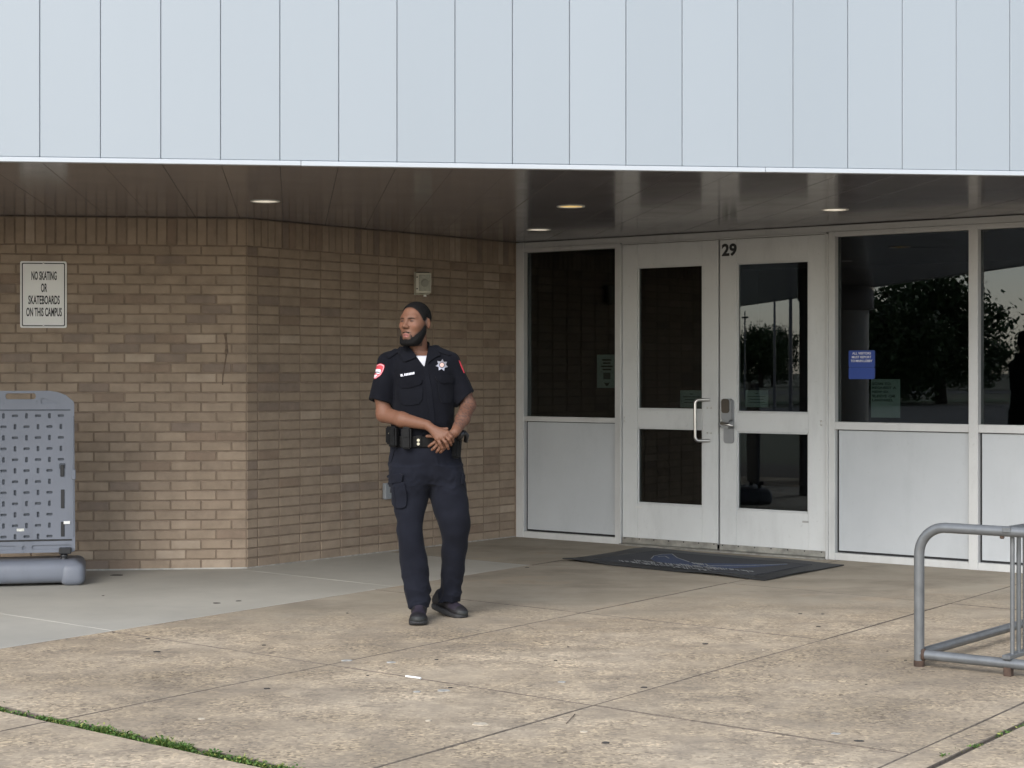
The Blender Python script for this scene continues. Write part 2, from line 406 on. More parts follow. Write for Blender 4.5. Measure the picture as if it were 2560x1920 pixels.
def brick_list(x0, x1, corner):          # corner: x of the end where courses start ('quoin')
    out = []
    for r in range(NCR):
        z = r * CRS + CRS / 2; half = (r % 2 == 0)
        if corner == 'right':
            x = x1; first = MOD * 0.5 if half else MOD
            while x > x0 + 0.02:
                l = min(first, x - x0); out.append((x - l / 2, z, l - 0.010, CRS - 0.0105)); x -= l; first = MOD
        else:
            x = x0; first = MOD * 0.5 if half else MOD * 0.27 + 0.05
            while x < x1 - 0.02:
                l = min(first, x1 - x); out.append((x + l / 2, z, l - 0.010, CRS - 0.0105)); x += l; first = MOD
    z0 = NCR * CRS; h = 2.450 - z0
    n = int((x1 - x0) / SOL)
    for i in range(n + 1):
        a = (x1 - (i + 1) * SOL, x1 - i * SOL) if corner == 'right' else (x0 + i * SOL, min(x1, x0 + (i + 1) * SOL))
        if a[0] < x0 - 0.001 or a[1] - a[0] < .02: continue
        out.append(((a[0] + a[1]) / 2, z0 + h / 2, a[1] - a[0] - 0.010, h - 0.008))
    return out
def wall(label, loc, rz, x0, x1, corner, key, bias):
    w = empty('brick_wall', loc, rz); tag(w, label, 'wall')
    mo = box('mortar_backing', x0, x1, 0.007, 0.22, -0.02, 2.450, MORTAR, w)
    bl = sorted(brick_list(x0, x1, corner), key=key)
    rest = bmesh.new()
    for i, (x, z, l, h) in enumerate(bl):
        wts = list(BW)
        pat = math.sin(x * 2.3 + bias) * math.sin(z * 3.1 + bias * 2)
        if pat > 0.35: wts[3] += 3; wts[4] += 3
        mi = random.choices(range(6), wts)[0]
        y = random.gauss(0, 0.0009)
        if i < 300:
            o = bpy.data.objects.new('brick', get_brick(l, h)); col.objects.link(o); o.parent = w
            o.location = (x, y, z + random.gauss(0, .0006)); o.rotation_euler = (random.gauss(0, .004), random.gauss(0, .0025), random.gauss(0, .003))
            o.material_slots[0].link = 'OBJECT'; o.material_slots[0].material = BRICKS[mi]
        else:
            me = get_brick(l, h)
            vs = [rest.verts.new((v.co.x + x, v.co.y + y, v.co.z + z)) for v in me.vertices]
            for p in me.polygons:
                f = rest.faces.new([vs[k] for k in p.vertices]); f.material_index = mi
    if len(bl) > 300:
        o = from_bm('brick_remainder', rest, BRICKS, w); tag(o, kind='stuff')
    return w
wL = wall('tan brick wall carrying the white no-skating sign', C1, R(7), -5.2, 0.0, 'right', lambda b: -b[0], 0.4)
wD = wall('angled tan brick wall carrying the small speaker, behind the standing man', C1, R(51.8), 0.0, 3.045, 'left', lambda b: b[0], 1.7)
box('caulk_line', -5.2, 0.0, -0.007, 0.004, 0.0, 0.009, simple('caulk', (0.45, 0.44, 0.41), 0.8, var=0.3, scale=20), wL)
box('caulk_line', 0.0, 3.04, -0.007, 0.004, 0.0, 0.009, simple('dirty_caulk', (0.33, 0.31, 0.28), 0.8, var=0.4, scale=20), wD)
# old mud-dauber trail on the front wall
bm = bmesh.new(); pts = []
for i in range(15):
    t = i / 14; pts.append((-0.150 + 0.012 * math.sin(t * 5) - 0.006 * t, -0.001, 1.645 - 0.36 * t))
add_tube(bm, pts, [0.003 + (0.009 if i < 6 else 0.0015) * random.uniform(.4, 1.1) for i in range(15)], 8)
for v in bm.verts: v.co.y *= 0.35
from_bm('mud_trail', bm, simple('dried_mud', (0.15, 0.108, 0.078), 0.95, var=0.4, scale=50), wL, smooth=True)

# no-skating sign
sg = empty('no_skating_sign', C1 + Matrix.Rotation(R(7), 3, 'Z') @ Vector((-1.3875, -0.006, 1.9085)), R(7))
tag(sg, 'white rectangular sign with black border reading NO SKATING OR SKATEBOARDS ON THIS CAMPUS', 'sign')
sw, sh_ = 0.313, 0.459
extrude_poly('sign_plate', rrect(-sw / 2, sw / 2, -sh_ / 2, sh_ / 2, 0.012), -0.003, 0.003, WHITE, sg)
bm = bmesh.new()
o_, i_ = rrect(-sw / 2 + .011, sw / 2 - .011, -sh_ / 2 + .011, sh_ / 2 - .011, 0.010), rrect(-sw / 2 + .018, sw / 2 - .018, -sh_ / 2 + .018, sh_ / 2 - .018, 0.006)
va = [bm.verts.new((x, -0.0038, z)) for x, z in o_]; vb = [bm.verts.new((x, -0.0038, z)) for x, z in i_]
for i in range(len(va)):
    bm.faces.new([va[i], va[(i + 1) % len(va)], vb[(i + 1) % len(va)], vb[i]])
from_bm('border', bm, INK, sg)
for i, (s, w) in enumerate((('NO SKATING', .170), ('OR', .042), ('SKATEBOARDS', .212), ('ON THIS CAMPUS', .240))):
    text_obj('lettering', s, w, 0.061, INK, sg, (0.004, -0.0035, 0.130 - i * 0.0835), bold=0.025)
for z in (0.217, -0.217):
    bm = bmesh.new(); rg = add_lathe(bm, [(0.007, 0.003), (0.006, 0.007), (0.002, 0.008)], (0, 0, z), 12, 'Y'); bm.faces.new(rg[-1])
    from_bm('bolt', bm, STEEL, sg)

# ------------------------------------------------------------------ storefront
W0 = empty('storefront', C2, R(-38)); tag(W0, 'grey aluminium storefront of dark glass, infill panels and a pair of doors', 'storefront')
FY0, FY1 = 0.0, 0.10
def fr(name, x0, x1, z0, z1, y0=FY0, y1=FY1, m=FRAME, parent=W0, bev=0.002): return box(name, x0, x1, y0, y1, z0, z1, m, parent, bev)
fr('mullion', 0.008, 0.088, 0.0, 2.448)
fr('corner_filler', -0.30, 0.0078, -0.01, 2.4485, 0.003, 0.15, m=MORTAR, bev=0)
fr('mullion', 1.008, 1.059, 0.0, 2.40); fr('door_jamb', 1.0595, 1.0745, 0.0, 2.3875, -0.012, FY1)
fr('mullion', 2.910, 2.961, 0.0, 2.40); fr('door_jamb', 2.8895, 2.9095, 0.0, 2.3875, -0.012, FY1)
fr('mullion', 3.996, 4.064, 0.0, 2.40); fr('mullion', 5.10, 5.168, 0.0, 2.40); fr('mullion', 6.2, 6.268, 0.0, 2.40)
fr('header', 0.0885, 7.2, 2.4005, 2.448, 0.012, FY1)
BAYS = [(0.0885, 1.0075), (2.9615, 3.9955), (4.0645, 5.0995), (5.1685, 6.1995), (6.2685, 7.2)]
fr('header_rail', 1.075, 2.889, 2.388, 2.4, 0.004, FY1)
for i, (a, b) in enumerate(BAYS):
    s0, s1 = (0.966, 1.006) if i == 0 else (0.954, 1.010)
    fr('top_rail', a, b, 2.364, 2.4, 0.004, FY1)
    fr('sill_rail', a, b, s0, s1, 0.004, FY1)
    fr('base_rail', a, b, 0.0, 0.052, 0.004, FY1)
    fr('window_pane', a - .004, b + .004, s1 - .004, 2.368, 0.052, 0.058, GLASS, bev=0)
    fr('gasket', a - .002, b + .002, 0.050, s0 + .002, 0.046, 0.06, GASKET, bev=0)
    fr('infill_panel', a + 0.016, b - 0.003, 0.068, s0 - .006, 0.034, 0.045, INFILL)

def door(label, x0, x1, g0, g1, mid, low, ztop, bot, side):
    d = empty('door', (0, 0, 0), 0, W0); d['label'] = label
    y0, y1 = 0.008, 0.052
    zt, zm1, zm0, zl0 = ztop, mid[1], mid[0], low
    bm = bmesh.new()
    for a, b, c, e in ((x0, g0, bot, 2.384), (g1, x1, bot, 2.384)): add_box(bm, a, b, y0, y1, c, e, 0.0018)
    from_bm('stile', bm, DOOR, d)
    for a, b in ((zt, 2.384), (zm0, zm1), (bot, zl0)):
        box('rail', g0 + .0008, g1 - .0008, y0 + .0012, y1, a, b, DOOR, d, 0.0018)
    # glazing beads
    for z0, z1 in ((zm1, zt), (zl0, zm0)):
        bm = bmesh.new(); w = 0.011
        add_box(bm, g0 + .001, g0 + w, y0 + .007, y1, z0 + .001, z1 - .001, 0.002); add_box(bm, g1 - w, g1 - .001, y0 + .007, y1, z0 + .001, z1 - .001, 0.002)
        add_box(bm, g0 + w + .001, g1 - w - .001, y0 + .007, y1, z0 + .001, z0 + w, 0.002); add_box(bm, g0 + w + .001, g1 - w - .001, y0 + .007, y1, z1 - w, z1 - .001, 0.002)
        from_bm('glazing_bead', bm, DOOR, d)
        box('glass_pane', g0 + w - .004, g1 - w + .004, 0.028, 0.034, z0 + w - .004, z1 - w + .004, GLASS, d)
    box('door_sweep', x0 + .003, x1 - .003, -0.004, 0.007, 0.014, bot + 0.012, SWEEP, d, 0.002)
    for i in range(7):
        x = x0 + 0.03 + (x1 - x0 - 0.06) * i / 6
        bm = bmesh.new(); rg = add_lathe(bm, [(0.0052, 0.0), (0.005, 0.002), (0.002, 0.003)], (x, -0.004, bot + 0.004), 10, 'Y'); bm.faces.new(rg[-1])
        from_bm('rivet', bm, BLACK, d)
    hx = x0 + 0.018 if side == 'L' else x1 - 0.038
    for z in (0.986, 1.012):
        bm = bmesh.new(); rg = add_lathe(bm, [(0.0075, 0), (0.0075, 0.003), (0.004, 0.006)], (hx, y0, z), 12, 'Y'); bm.faces.new(rg[-1])
        from_bm('bolt_cap', bm, STEEL, d, smooth=True)
    return d
dL = door('left-hand grey door leaf with the bent steel pull handle', 1.0785, 1.9635, 1.217, 1.822, (0.935, 1.079), 0.335, 2.204, 0.050, 'L')
dR = door('right-hand grey door leaf with the lever lock and number 29', 1.9795, 2.8855, 2.127, 2.740, (0.922, 1.067), 0.329, 2.201, 0.046, 'R')
box('astragal', 1.9640, 1.9790, 0.030, 0.06, 0.03, 2.384, GASKET, W0)
box('threshold', 1.076, 2.888, -0.05, 0.09, -0.01, 0.013, SWEEP, W0, 0.004)
# pull handle
zt, zb, r = 1.160, 0.845, 0.0125
def hp(z, s):
    a = Vector((1.888, 0.012, z)); b = Vector((1.800, -0.062, z)); d = (b - a).normalized(); up = Vector((0, 0, s))
    L = (b - a).length; c = a + d * (L - 0.03) + up * 0.03
    return [a] + [c + d * 0.03 * math.sin(t) - up * 0.03 * math.cos(t) for t in [math.pi / 2 * i / 6 for i in range(7)]]
tube('pull_handle', hp(zt, -1) + hp(zb, 1)[::-1], r, STEEL, dL)
for z in (1.098, 0.905):
    for x in (1.868, 1.900):
        bm = bmesh.new(); rg = add_lathe(bm, [(0.007, 0), (0.007, 0.003), (0.003, 0.0055)], (x, 0.008, z), 12, 'Y'); bm.faces.new(rg[-1])
        from_bm('bolt_cap', bm, STEEL, dL, smooth=True)
# lever lock
lk = extrude_poly('lock_plate', rrect(2.017, 2.106, 0.83, 1.165, 0.02), -0.001, 0.0078, simple('satin_nickel', (0.36, 0.37, 0.39), 0.36, 0.8), dR, 0.002)
extrude_poly('card_reader', rrect(2.016, 2.104, 1.00, 1.172, 0.022), -0.034, -0.0012, simple('reader_body', (0.33, 0.34, 0.36), 0.35, 0.7), dR, 0.006)
extrude_poly('reader_face', rrect(2.020, 2.088, 1.062, 1.168, 0.018), -0.040, -0.0342, simple('reader_brown', (0.075, 0.060, 0.045), 0.4), dR, 0.004)
extrude_poly('lock_body', rrect(2.014, 2.106, 0.945, 1.003, 0.02), -0.052, -0.0012, simple('satin_nickel_2', (0.40, 0.41, 0.42), 0.33, 0.85), dR, 0.008)
bm = bmesh.new(); add_tube(bm, [(2.040, -0.052, 0.985), (2.040, -0.075, 0.985), (2.052, -0.084, 0.984), (2.10, -0.084, 0.976), (2.150, -0.080, 0.968)], [0.014, 0.014, 0.014, 0.0125, 0.010], 12)
from_bm('lever', bm, STEEL, dR, smooth=True)
text_obj('door_number', '29', 0.132, 0.098, INK, dR, (2.063, 0.0072, 2.305), bold=0.04)
box('maker_label', 1.205, 1.262, 0.0075, 0.009, 0.298, 0.312, simple('label_white', (0.6, 0.6, 0.58), 0.5), dL)
box('maker_label', 2.690, 2.742, 0.0075, 0.009, 0.258, 0.272, simple('label_grey', (0.33, 0.33, 0.32), 0.5), dR)

# dim lobby behind the glass
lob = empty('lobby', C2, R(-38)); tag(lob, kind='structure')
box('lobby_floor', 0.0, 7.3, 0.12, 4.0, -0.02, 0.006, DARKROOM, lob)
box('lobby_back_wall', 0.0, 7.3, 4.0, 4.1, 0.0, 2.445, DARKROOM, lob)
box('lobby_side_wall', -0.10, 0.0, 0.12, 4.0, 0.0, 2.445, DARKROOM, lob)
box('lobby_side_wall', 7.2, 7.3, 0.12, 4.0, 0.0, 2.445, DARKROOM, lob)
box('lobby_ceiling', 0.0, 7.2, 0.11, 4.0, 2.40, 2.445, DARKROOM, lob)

# notices
def notice(name, label, x0, x1, z0, z1, y, mat, group=None):
    o = empty(name, W0.matrix_basis @ Vector(((x0 + x1) / 2, y, (z0 + z1) / 2)), R(-38)); tag(o, label, 'notice', group)
    w, h = x1 - x0, z1 - z0
    box('sheet', -w / 2, w / 2, 0, 0.0012, -h / 2, h / 2, mat, o)
    return o
bpy.context.view_layer.update()
n1 = notice('poster', 'pale poster with bird emblem behind the narrow window by the brick wall', 0.79, 0.985, 1.246, 1.514, 0.062, PAPER)
for i, w in enumerate((.09, .075, .11, .085)): box('printed_line', -w / 2, w / 2, -0.0008, -0.0002, 0.085 - i * 0.026, 0.097 - i * 0.026, INK, n1)
box('printed_block', -0.035, 0.035, -0.0008, -0.0002, -0.065, -0.012, simple('print_grey', (0.12, 0.14, 0.13), 0.7), n1)
extrude_poly('bird_emblem', [(-.028, -.088), (-.010, -.098), (0, -.092), (.010, -.098), (.028, -.088), (.014, -.112), (0, -.122), (-.014, -.112)], -0.0008, -0.0002, INK, n1)
n2 = notice('notice_sheet', 'small pale green notice behind the glass of the pull-handle door', 1.60, 1.806, 1.096, 1.232, 0.040, PAPER)
n3 = notice('notice_sheet', 'small pale green notice behind the glass of the lever-lock door', 2.185, 2.384, 1.108, 1.236, 0.040, PAPER)
for n in (n2, n3):
    for i, w in enumerate((.03, .15, .12, .14)): box('printed_line', -w / 2, w / 2, -0.0008, -0.0002, 0.036 - i * 0.022, 0.0415 - i * 0.022, simple('print_dark%d' % i, (0.10, 0.13, 0.11), 0.7), n)
n4 = notice('poster', 'scan to request poster in black capitals behind glass below the blue sign', 3.221, 3.45, 1.045, 1.323, 0.062, PAPER)
for i, (s, w) in enumerate((('SCAN TO', .145), ('REQUEST A', .19), ('NEW ID,', .13), ('SLEEVE OR', .185), ('LANYARD.', .165))):
    text_obj('lettering', s, w, 0.020, INK, n4, (-0.105 + w / 2, -0.0006, 0.105 - i * 0.0295), bold=0.02)
bs = empty('visitor_sign', W0.matrix_basis @ Vector((3.155, 0.0505, 1.427)), R(-38)); tag(bs, 'blue plastic sign reading ALL VISITORS MUST REPORT TO MAIN LOBBY', 'sign')
extrude_poly('upper_plate', rrect(-.1035, .1035, -.018, .104, .008), -0.007, 0, BLUE, bs, 0.0012)
extrude_poly('lower_plate', rrect(-.1035, .1035, -.104, -.0195, .008), -0.007, 0, BLUE, bs, 0.0012)
for i, (s, w) in enumerate((('ALL VISITORS', .148), ('MUST REPORT', .155), ('TO MAIN LOBBY', .172))):
    text_obj('lettering', s, w, 0.0175, WHITE, bs, (0.0, -0.0075, 0.083 - i * 0.0275), bold=0.01)

# ------------------------------------------------------------------ canopy
CN = empty('entrance_canopy', C1, R(7)); tag(CN, 'deep canopy with white panelled fascia and dark bronze soffit over the entrance', 'canopy')
FYC = -3.30; SOFZ = 2.452; PW = 0.3055
ca, sa = math.cos(R(7)), math.sin(R(7))
def fascia_x(u):                         # where a photo column meets the fascia plane
    k = (u - 1280) / F
    # world = C1 + x*l + FYC*(-sa,ca);  X = kY
    bx, by = C1.x - FYC * sa, C1.y + FYC * ca
    return (k * by - bx) / (ca - k * sa)
x_first = fascia_x(86 * 2560 / 2212); x_last = fascia_x(2182 * 2560 / 2212)
PW = (x_last - x_first) / 17.0
HOLES = [ground_pt(0, 0)] * 0
LIGHTS = []
for u, v in ((663, 503), (1427, 516), (1347, 574), (2087, 524)):
    Y = F * (SOFZ - H) / (VH - v); LIGHTS.append(Vector(((u - 1280) * Y / F, Y, SOFZ)))
Lloc = [Matrix.Rotation(R(-7), 3, 'Z') @ (p - C1) for p in LIGHTS]
for i in range(-44, 36):
    a = x_first + i * PW; b = a + PW
    vis = -2 <= i <= 19
    g = 0.0011
    bm = bmesh.new(); add_box(bm, a + g, b - g, FYC, FYC + 0.03, SOFZ + 0.020, 5.6, 0.003)
    o = from_bm('fascia_panel', bm, PANEL, CN); o.rotation_euler = (0, 0, 0)
    if vis: o.location.y = random.gauss(0, 0.0006)
    bm = bmesh.new(); add_box(bm, a + g * .7, b - g * .7, FYC + 0.034, 2.9 if a > -0.5 else 0.2, SOFZ, SOFZ + 0.022, 0.0015)
    o = from_bm('soffit_panel', bm, SOFFIT, CN); o.location.z = random.gauss(0, 0.0005) if vis else 0
    cut = [p for p in Lloc if a - 0.1 < p.x < b + 0.1]
    if cut:
        tmp = bmesh.new()
        for p in cut: bmesh.ops.create_cone(tmp, cap_ends=True, segments=40, radius1=0.0795, radius2=0.0795, depth=0.2, matrix=Matrix.Translation((p.x, p.y, SOFZ)))
        cme = bpy.data.meshes.new('cut'); tmp.to_mesh(cme); tmp.free(); co_ = bpy.data.objects.new('cut', cme); col.objects.link(co_); co_.parent = CN
        md = o.modifiers.new('b', 'BOOLEAN'); md.object = co_; md.operation = 'DIFFERENCE'; md.solver = 'EXACT'
        bpy.context.view_layer.update()
        dg = bpy.context.evaluated_depsgraph_get(); nm = bpy.data.meshes.new_from_object(o.evaluated_get(dg)); o.modifiers.clear(); o.data = nm
        bpy.data.objects.remove(co_)
XA, XB = x_first - 44 * PW, x_first + 36 * PW
box('fascia_backing', XA, XB, FYC + 0.031, FYC + 0.06, SOFZ + 0.024, 5.58, simple('panel_backing', (0.17, 0.185, 0.20), 0.8), CN)
box('drip_trim', XA, fascia_x(752), FYC - 0.006, FYC + 0.033, SOFZ - 0.006, SOFZ + 0.0185, TRIM, CN, 0.002)
box('drip_trim', fascia_x(753), fascia_x(1913), FYC - 0.007, FYC + 0.033, SOFZ - 0.007, SOFZ + 0.0180, TRIM, CN, 0.002)
box('drip_trim', fascia_x(1914), XB, FYC - 0.006, FYC + 0.033, SOFZ - 0.006, SOFZ + 0.0185, TRIM, CN, 0.002)
box('canopy_core', XA, XB, FYC + 0.062, 8.0, 2.80, 5.55, GASKET, CN)
bpy.context.view_layer.update()
for p, lab in zip(LIGHTS, ('recessed soffit downlight in front of the brick wall corner', 'recessed soffit downlight with warm yellowish reflector toward the canopy edge',
                           'recessed soffit downlight close to the narrow window and wall corner', 'recessed soffit downlight above the blue visitor sign window')):
    o = empty('recessed_light', p, 0); tag(o, lab, 'ceiling light', 'recessed lights in the canopy soffit')
    bm = bmesh.new(); add_lathe(bm, [(0.078, 0.004), (0.078, -0.001), (0.081, -0.004), (0.092, -0.0035), (0.0935, 0.0), (0.078, 0.004)], n=40)
    from_bm('trim_ring', bm, simple('ring_white', (0.62, 0.61, 0.58), 0.3), o, smooth=True)
    bm = bmesh.new(); rg = add_lathe(bm, [(0.0778, 0.003), (0.074, 0.035), (0.064, 0.075), (0.05, 0.10)], n=40); bm.faces.new(rg[-1])
    warm = 'warm' in lab
    from_bm('reflector', bm, simple('reflector_paint', (0.86, 0.74, 0.42) if warm else (0.86, 0.85, 0.82), 0.3, 0.5, var=0.04), o, smooth=True)
    bm = bmesh.new(); rg = add_lathe(bm, [(0.02, 0.098), (0.022, 0.06), (0.016, 0.045), (0.006, 0.04)], n=20); bm.faces.new(rg[-1])
    bmat = simple('bulb_glass', (0.8, 0.78, 0.7), 0.25); bb = bmat.node_tree.nodes['Principled BSDF']
    bb.inputs['Emission Color'].default_value = (1.0, 0.78, 0.45, 1) if warm else (1.0, 0.9, 0.74, 1); bb.inputs['Emission Strength'].default_value = 5.0
    from_bm('bulb', bm, bmat, o, smooth=True)

# canopy supports beyond the left edge of the view (seen in the dark glass)
def column(loc, r, mat, label):
    o = empty('column', loc); tag(o, label, 'column')
    bm = bmesh.new(); rg = add_lathe(bm, [(r, -0.01), (r, 2.15)], n=32); from_bm('shaft', bm, mat, o, smooth=True)
    bm = bmesh.new(); add_lathe(bm, [(r, 2.15), (r * 1.25, 2.17), (r * 1.25, 2.449)], n=32); from_bm('capital', bm, SOFFIT, o, smooth=True)
column((-6.5, 8.95, 0), 0.26, COLUMN, 'round concrete column under the canopy edge')
column((-3.95, 10.6, 0), 0.075, SOFFIT, 'slim dark steel canopy post')

# ------------------------------------------------------------------ wall speaker and plate on the angled wall
def onD(x, y, z): return C1 + Matrix.Rotation(R(51.8), 3, 'Z') @ Vector((x, y, z))
sp = empty('wall_speaker', onD(1.80, -0.085, 2.062), R(51.8)); tag(sp, 'small beige two-part loudspeaker high on the angled brick wall', 'speaker')
cab = empty('cabinet_pivot', (0, 0, 0)); bpy.data.objects.remove(cab)
bm = bmesh.new()
pr = [(-.085, -.03), (-.085, .045), (-.02, .075), (.06, .075), (.085, .03), (.03, -.05)]
add_box(bm, -0.075, 0.045, -0.040, 0.070, -0.078, 0.078, 0.010, 2)
o = from_bm('cabinet', bm, BEIGE, sp, angle=40); o.rotation_euler.z = R(-50)
bm = bmesh.new(); add_box(bm, -0.072, 0.050, -0.060, -0.043, -0.079, 0.079, 0.008, 2)
o2 = from_bm('front_bezel', bm, BEIGE, o, angle=40)
bm = bmesh.new(); add_box(bm, -0.046, 0.042, -0.0655, -0.0595, -0.064, 0.064, 0.003, 1)
from_bm('grille', bm, GRILLE, o)
bm = bmesh.new(); rg = add_lathe(bm, [(0.031, 0.0), (0.029, 0.004), (0.012, 0.0025)], (0.0, -0.0655, 0.0), 20, 'Y'); bm.faces.new(rg[-1])
from_bm('cone', bm, simple('cone_grey', (0.20, 0.20, 0.165), 0.6), o, smooth=True)
for z in (-.045, .045):
    bm = bmesh.new(); rg = add_lathe(bm, [(0.006, 0.0), (0.005, 0.002)], (-0.060, -0.060, z), 10, 'Y'); bm.faces.new(rg[-1]); from_bm('screw', bm, BLACK, o)
box('mounting_bracket', -0.02, 0.02, -0.03, 0.086, 0.079, 0.087, BLACK, sp, 0.002)
box('mounting_bracket', -0.02, 0.02, -0.03, 0.086, -0.090, -0.0795, BEIGE, sp, 0.002)
box('wall_plate', -0.035, 0.035, 0.075, 0.086, -0.09, 0.09, BEIGE, sp, 0.002)
bm = bmesh.new(); rg = add_lathe(bm, [(0.012, 0.0), (0.013, 0.008), (0.008, 0.014)], (0, 0, -0.104), 14); bm.faces.new(rg[0]); bm.faces.new(rg[-1]); from_bm('thumb_screw', bm, WHITE, sp, smooth=True)
ub = empty('outlet_cover', onD(1.462, 0, 0.466), R(51.8)); tag(ub, 'small grey outlet cover low on the angled brick wall beside the man', 'outlet')
box('cover', -0.062, 0.062, -0.038, -0.004, -0.062, 0.062, simple('outlet_grey', (0.24, 0.255, 0.27), 0.5), ub, 0.006, 2)
box('back_box', -0.056, 0.056, -0.0038, 0.006, -0.057, 0.057, STEEL, ub)

# ------------------------------------------------------------------ sign stand (grey moulded plastic)
def sign_stand():
    Yf = 11.52; s = Yf / F
    cx = (52 - 1280) * s
    o = empty('sign_stand', (cx, Yf, 0), R(13)); tag(o, 'blue-grey moulded plastic sign stand with pierced slots on a bulky base', 'sign stand')
    pz0, pz1 = H - (1383 - VH) * s, H - (977 - VH) * s
    hw = 132 * s
    D2 = 0.035
    # outline with hipped shoulders
    outl = [(-hw + .02, pz0), (hw - .02, pz0), (hw - .004, pz0 + .006), (hw, pz0 + .025), (hw - .006, pz1 - .085), (hw - .010, pz1 - .070), (hw - .06, pz1 - .028),
            (hw - .115, pz1 - .008), (hw - .16, pz1), (-hw + .16, pz1), (-hw + .115, pz1 - .008), (-hw + .06, pz1 - .028), (-hw + .010, pz1 - .070), (-hw + .006, pz1 - .085), (-hw, pz0 + .025), (-hw + .004, pz0 + .006)]
    # front face with holes triangulated by constrained Delaunay
    loops = [outl]; kinds = ['out']
    sx = 27.7 * s
    rows_v = [940 + (295 + i * 81.4) / 2.9625 for i in range(12)]
    slots = []
    for r, v in enumerate(rows_v):
        z = H - (v - VH) * s
        for c in range(8):
            x = (c - 3.5) * sx * 1.003
            if c == 7 and r >= 5: continue
            vert = (r + c) % 2 == (0 if True else 1)
            a, b = (0.0085, 0.0175) if vert else (0.0195, 0.0085)
            slots.append((x, z, a, b))
    zz = lambda y: H - (940 + y / 2.9625 - VH) * s
    xx = lambda x: (x / 2.9625 - 52) * s
    slots += [(xx(452), zz(698), .0085, .040), (xx(452), zz(915), .0085, .055), (xx(452), zz(1140), .0085, .048)]
    for x, z, a, b in slots: loops.append(rrect(x - a, x + a, z - b, z + b, 0.0055, 2)); kinds.append('slot')
    handle = rrect(xx(45), xx(262), zz(172), zz(128), 0.016, 5); loops.append(handle); kinds.append('thru')
    for sg_ in (1, -1):
        tri = [(xx(298), zz(168)), (xx(298), zz(206)), (xx(425), zz(206)), (xx(425), zz(196)), (xx(318), zz(164))]
        loops.append([(sg_ * x, z) for x, z in tri]); kinds.append('recess')
    for a_, b_ in ((232, 520), (-190, 118)):
        loops.append(rrect(xx(a_), xx(b_), zz(1288), zz(1256), 0.012, 3)); kinds.append('recess')
    loops.append([(xx(175) + .013 * math.cos(t), zz(1275) + .013 * math.sin(t)) for t in [2 * math.pi * i / 12 for i in range(12)]]); kinds.append('recess')
    co, ed, idx = [], [], []
    for L in loops:
        st = len(co); co += [Vector(p) for p in L]; ed += [(st + i, st + (i + 1) % len(L)) for i in range(len(L))]; idx.append((st, len(L)))
    vs, es, fs, ov, oe, of = delaunay_2d_cdt(co, ed, [], 0, 1e-6)
    def inside(pt, L):
        c = False; n = len(L)
        for i in range(n):
            x1, z1 = L[i]; x2, z2 = L[(i + 1) % n]
            if (z1 > pt[1]) != (z2 > pt[1]) and pt[0] < (x2 - x1) * (pt[1] - z1) / (z2 - z1) + x1: c = not c
        return c
    bm = bmesh.new(); bv = [bm.verts.new((v.x, 0, v.y)) for v in vs]; bvb = [bm.verts.new((v.x, D2, v.y)) for v in vs]
    bxs = [(min(p[0] for p in L), max(p[0] for p in L), min(p[1] for p in L), max(p[1] for p in L)) for L in loops]
    for f in fs:
        c = sum((vs[i] for i in f), Vector((0, 0))) / len(f)
        if not inside(c, outl): continue
        hole = None
        for k in range(1, len(loops)):
            b = bxs[k]
            if b[0] <= c.x <= b[1] and b[2] <= c.y <= b[3] and inside(c, loops[k]): hole = kinds[k]; break
        if hole is None: bm.faces.new([bv[i] for i in f])
        if hole != 'thru': bm.faces.new([bvb[i] for i in f][::-1])
    for k, L in enumerate(loops):
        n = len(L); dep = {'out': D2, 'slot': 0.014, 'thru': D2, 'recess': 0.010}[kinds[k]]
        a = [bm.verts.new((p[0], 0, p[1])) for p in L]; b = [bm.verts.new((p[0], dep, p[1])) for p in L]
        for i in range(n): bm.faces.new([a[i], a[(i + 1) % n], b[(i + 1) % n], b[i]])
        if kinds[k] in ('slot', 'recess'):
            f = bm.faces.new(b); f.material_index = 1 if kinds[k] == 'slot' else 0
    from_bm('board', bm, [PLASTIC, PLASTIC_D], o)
    # ribs across the board
    box('groove_strip', -hw + .03, hw - .03, -0.004, 0.001, zz(258), zz(248), PLASTIC_D, o, 0.001)
    box('groove_strip', -hw + .02, hw - .02, -0.004, 0.001, zz(1226), zz(1214), BLACK, o, 0.001)
    box('edge_rib', hw - .018, hw - .008, -0.006, 0.001, zz(1200), zz(300), PLASTIC, o, 0.002)
    box('edge_latch', hw - .022, hw + .003, -0.010, 0.012, zz(772), zz(698), PLASTIC, o, 0.003)
    extrude_poly('handle_rim', rrect(xx(35), xx(272), zz(206), zz(182), 0.008), -0.004, 0.0005, PLASTIC, o, 0.0015)
    # latches
    box('latch', xx(438), xx(466), -0.012, 0.0, zz(748), zz(660), BLACK, o, 0.003)
    box('latch_loop', xx(430), xx(472), -0.008, 0.001, zz(690), zz(650), PLASTIC_D, o, 0.004)
    for a_, b_ in ((985, 845), (1195, 1085)): box('latch', xx(442), xx(468), -0.005, 0.004, zz(b_ + 0) if False else zz(a_), zz(b_), BLACK, o, 0.002)
    box('sticker', xx(125), xx(178), -0.0015, 0.0004, zz(1150), zz(1130), simple('sticker', (0.6, 0.6, 0.55), 0.5, var=.3, scale=80), o)
    box('sticker', xx(462), xx(508), -0.0075, -0.0055, zz(1102), zz(1080), WHITE, o)
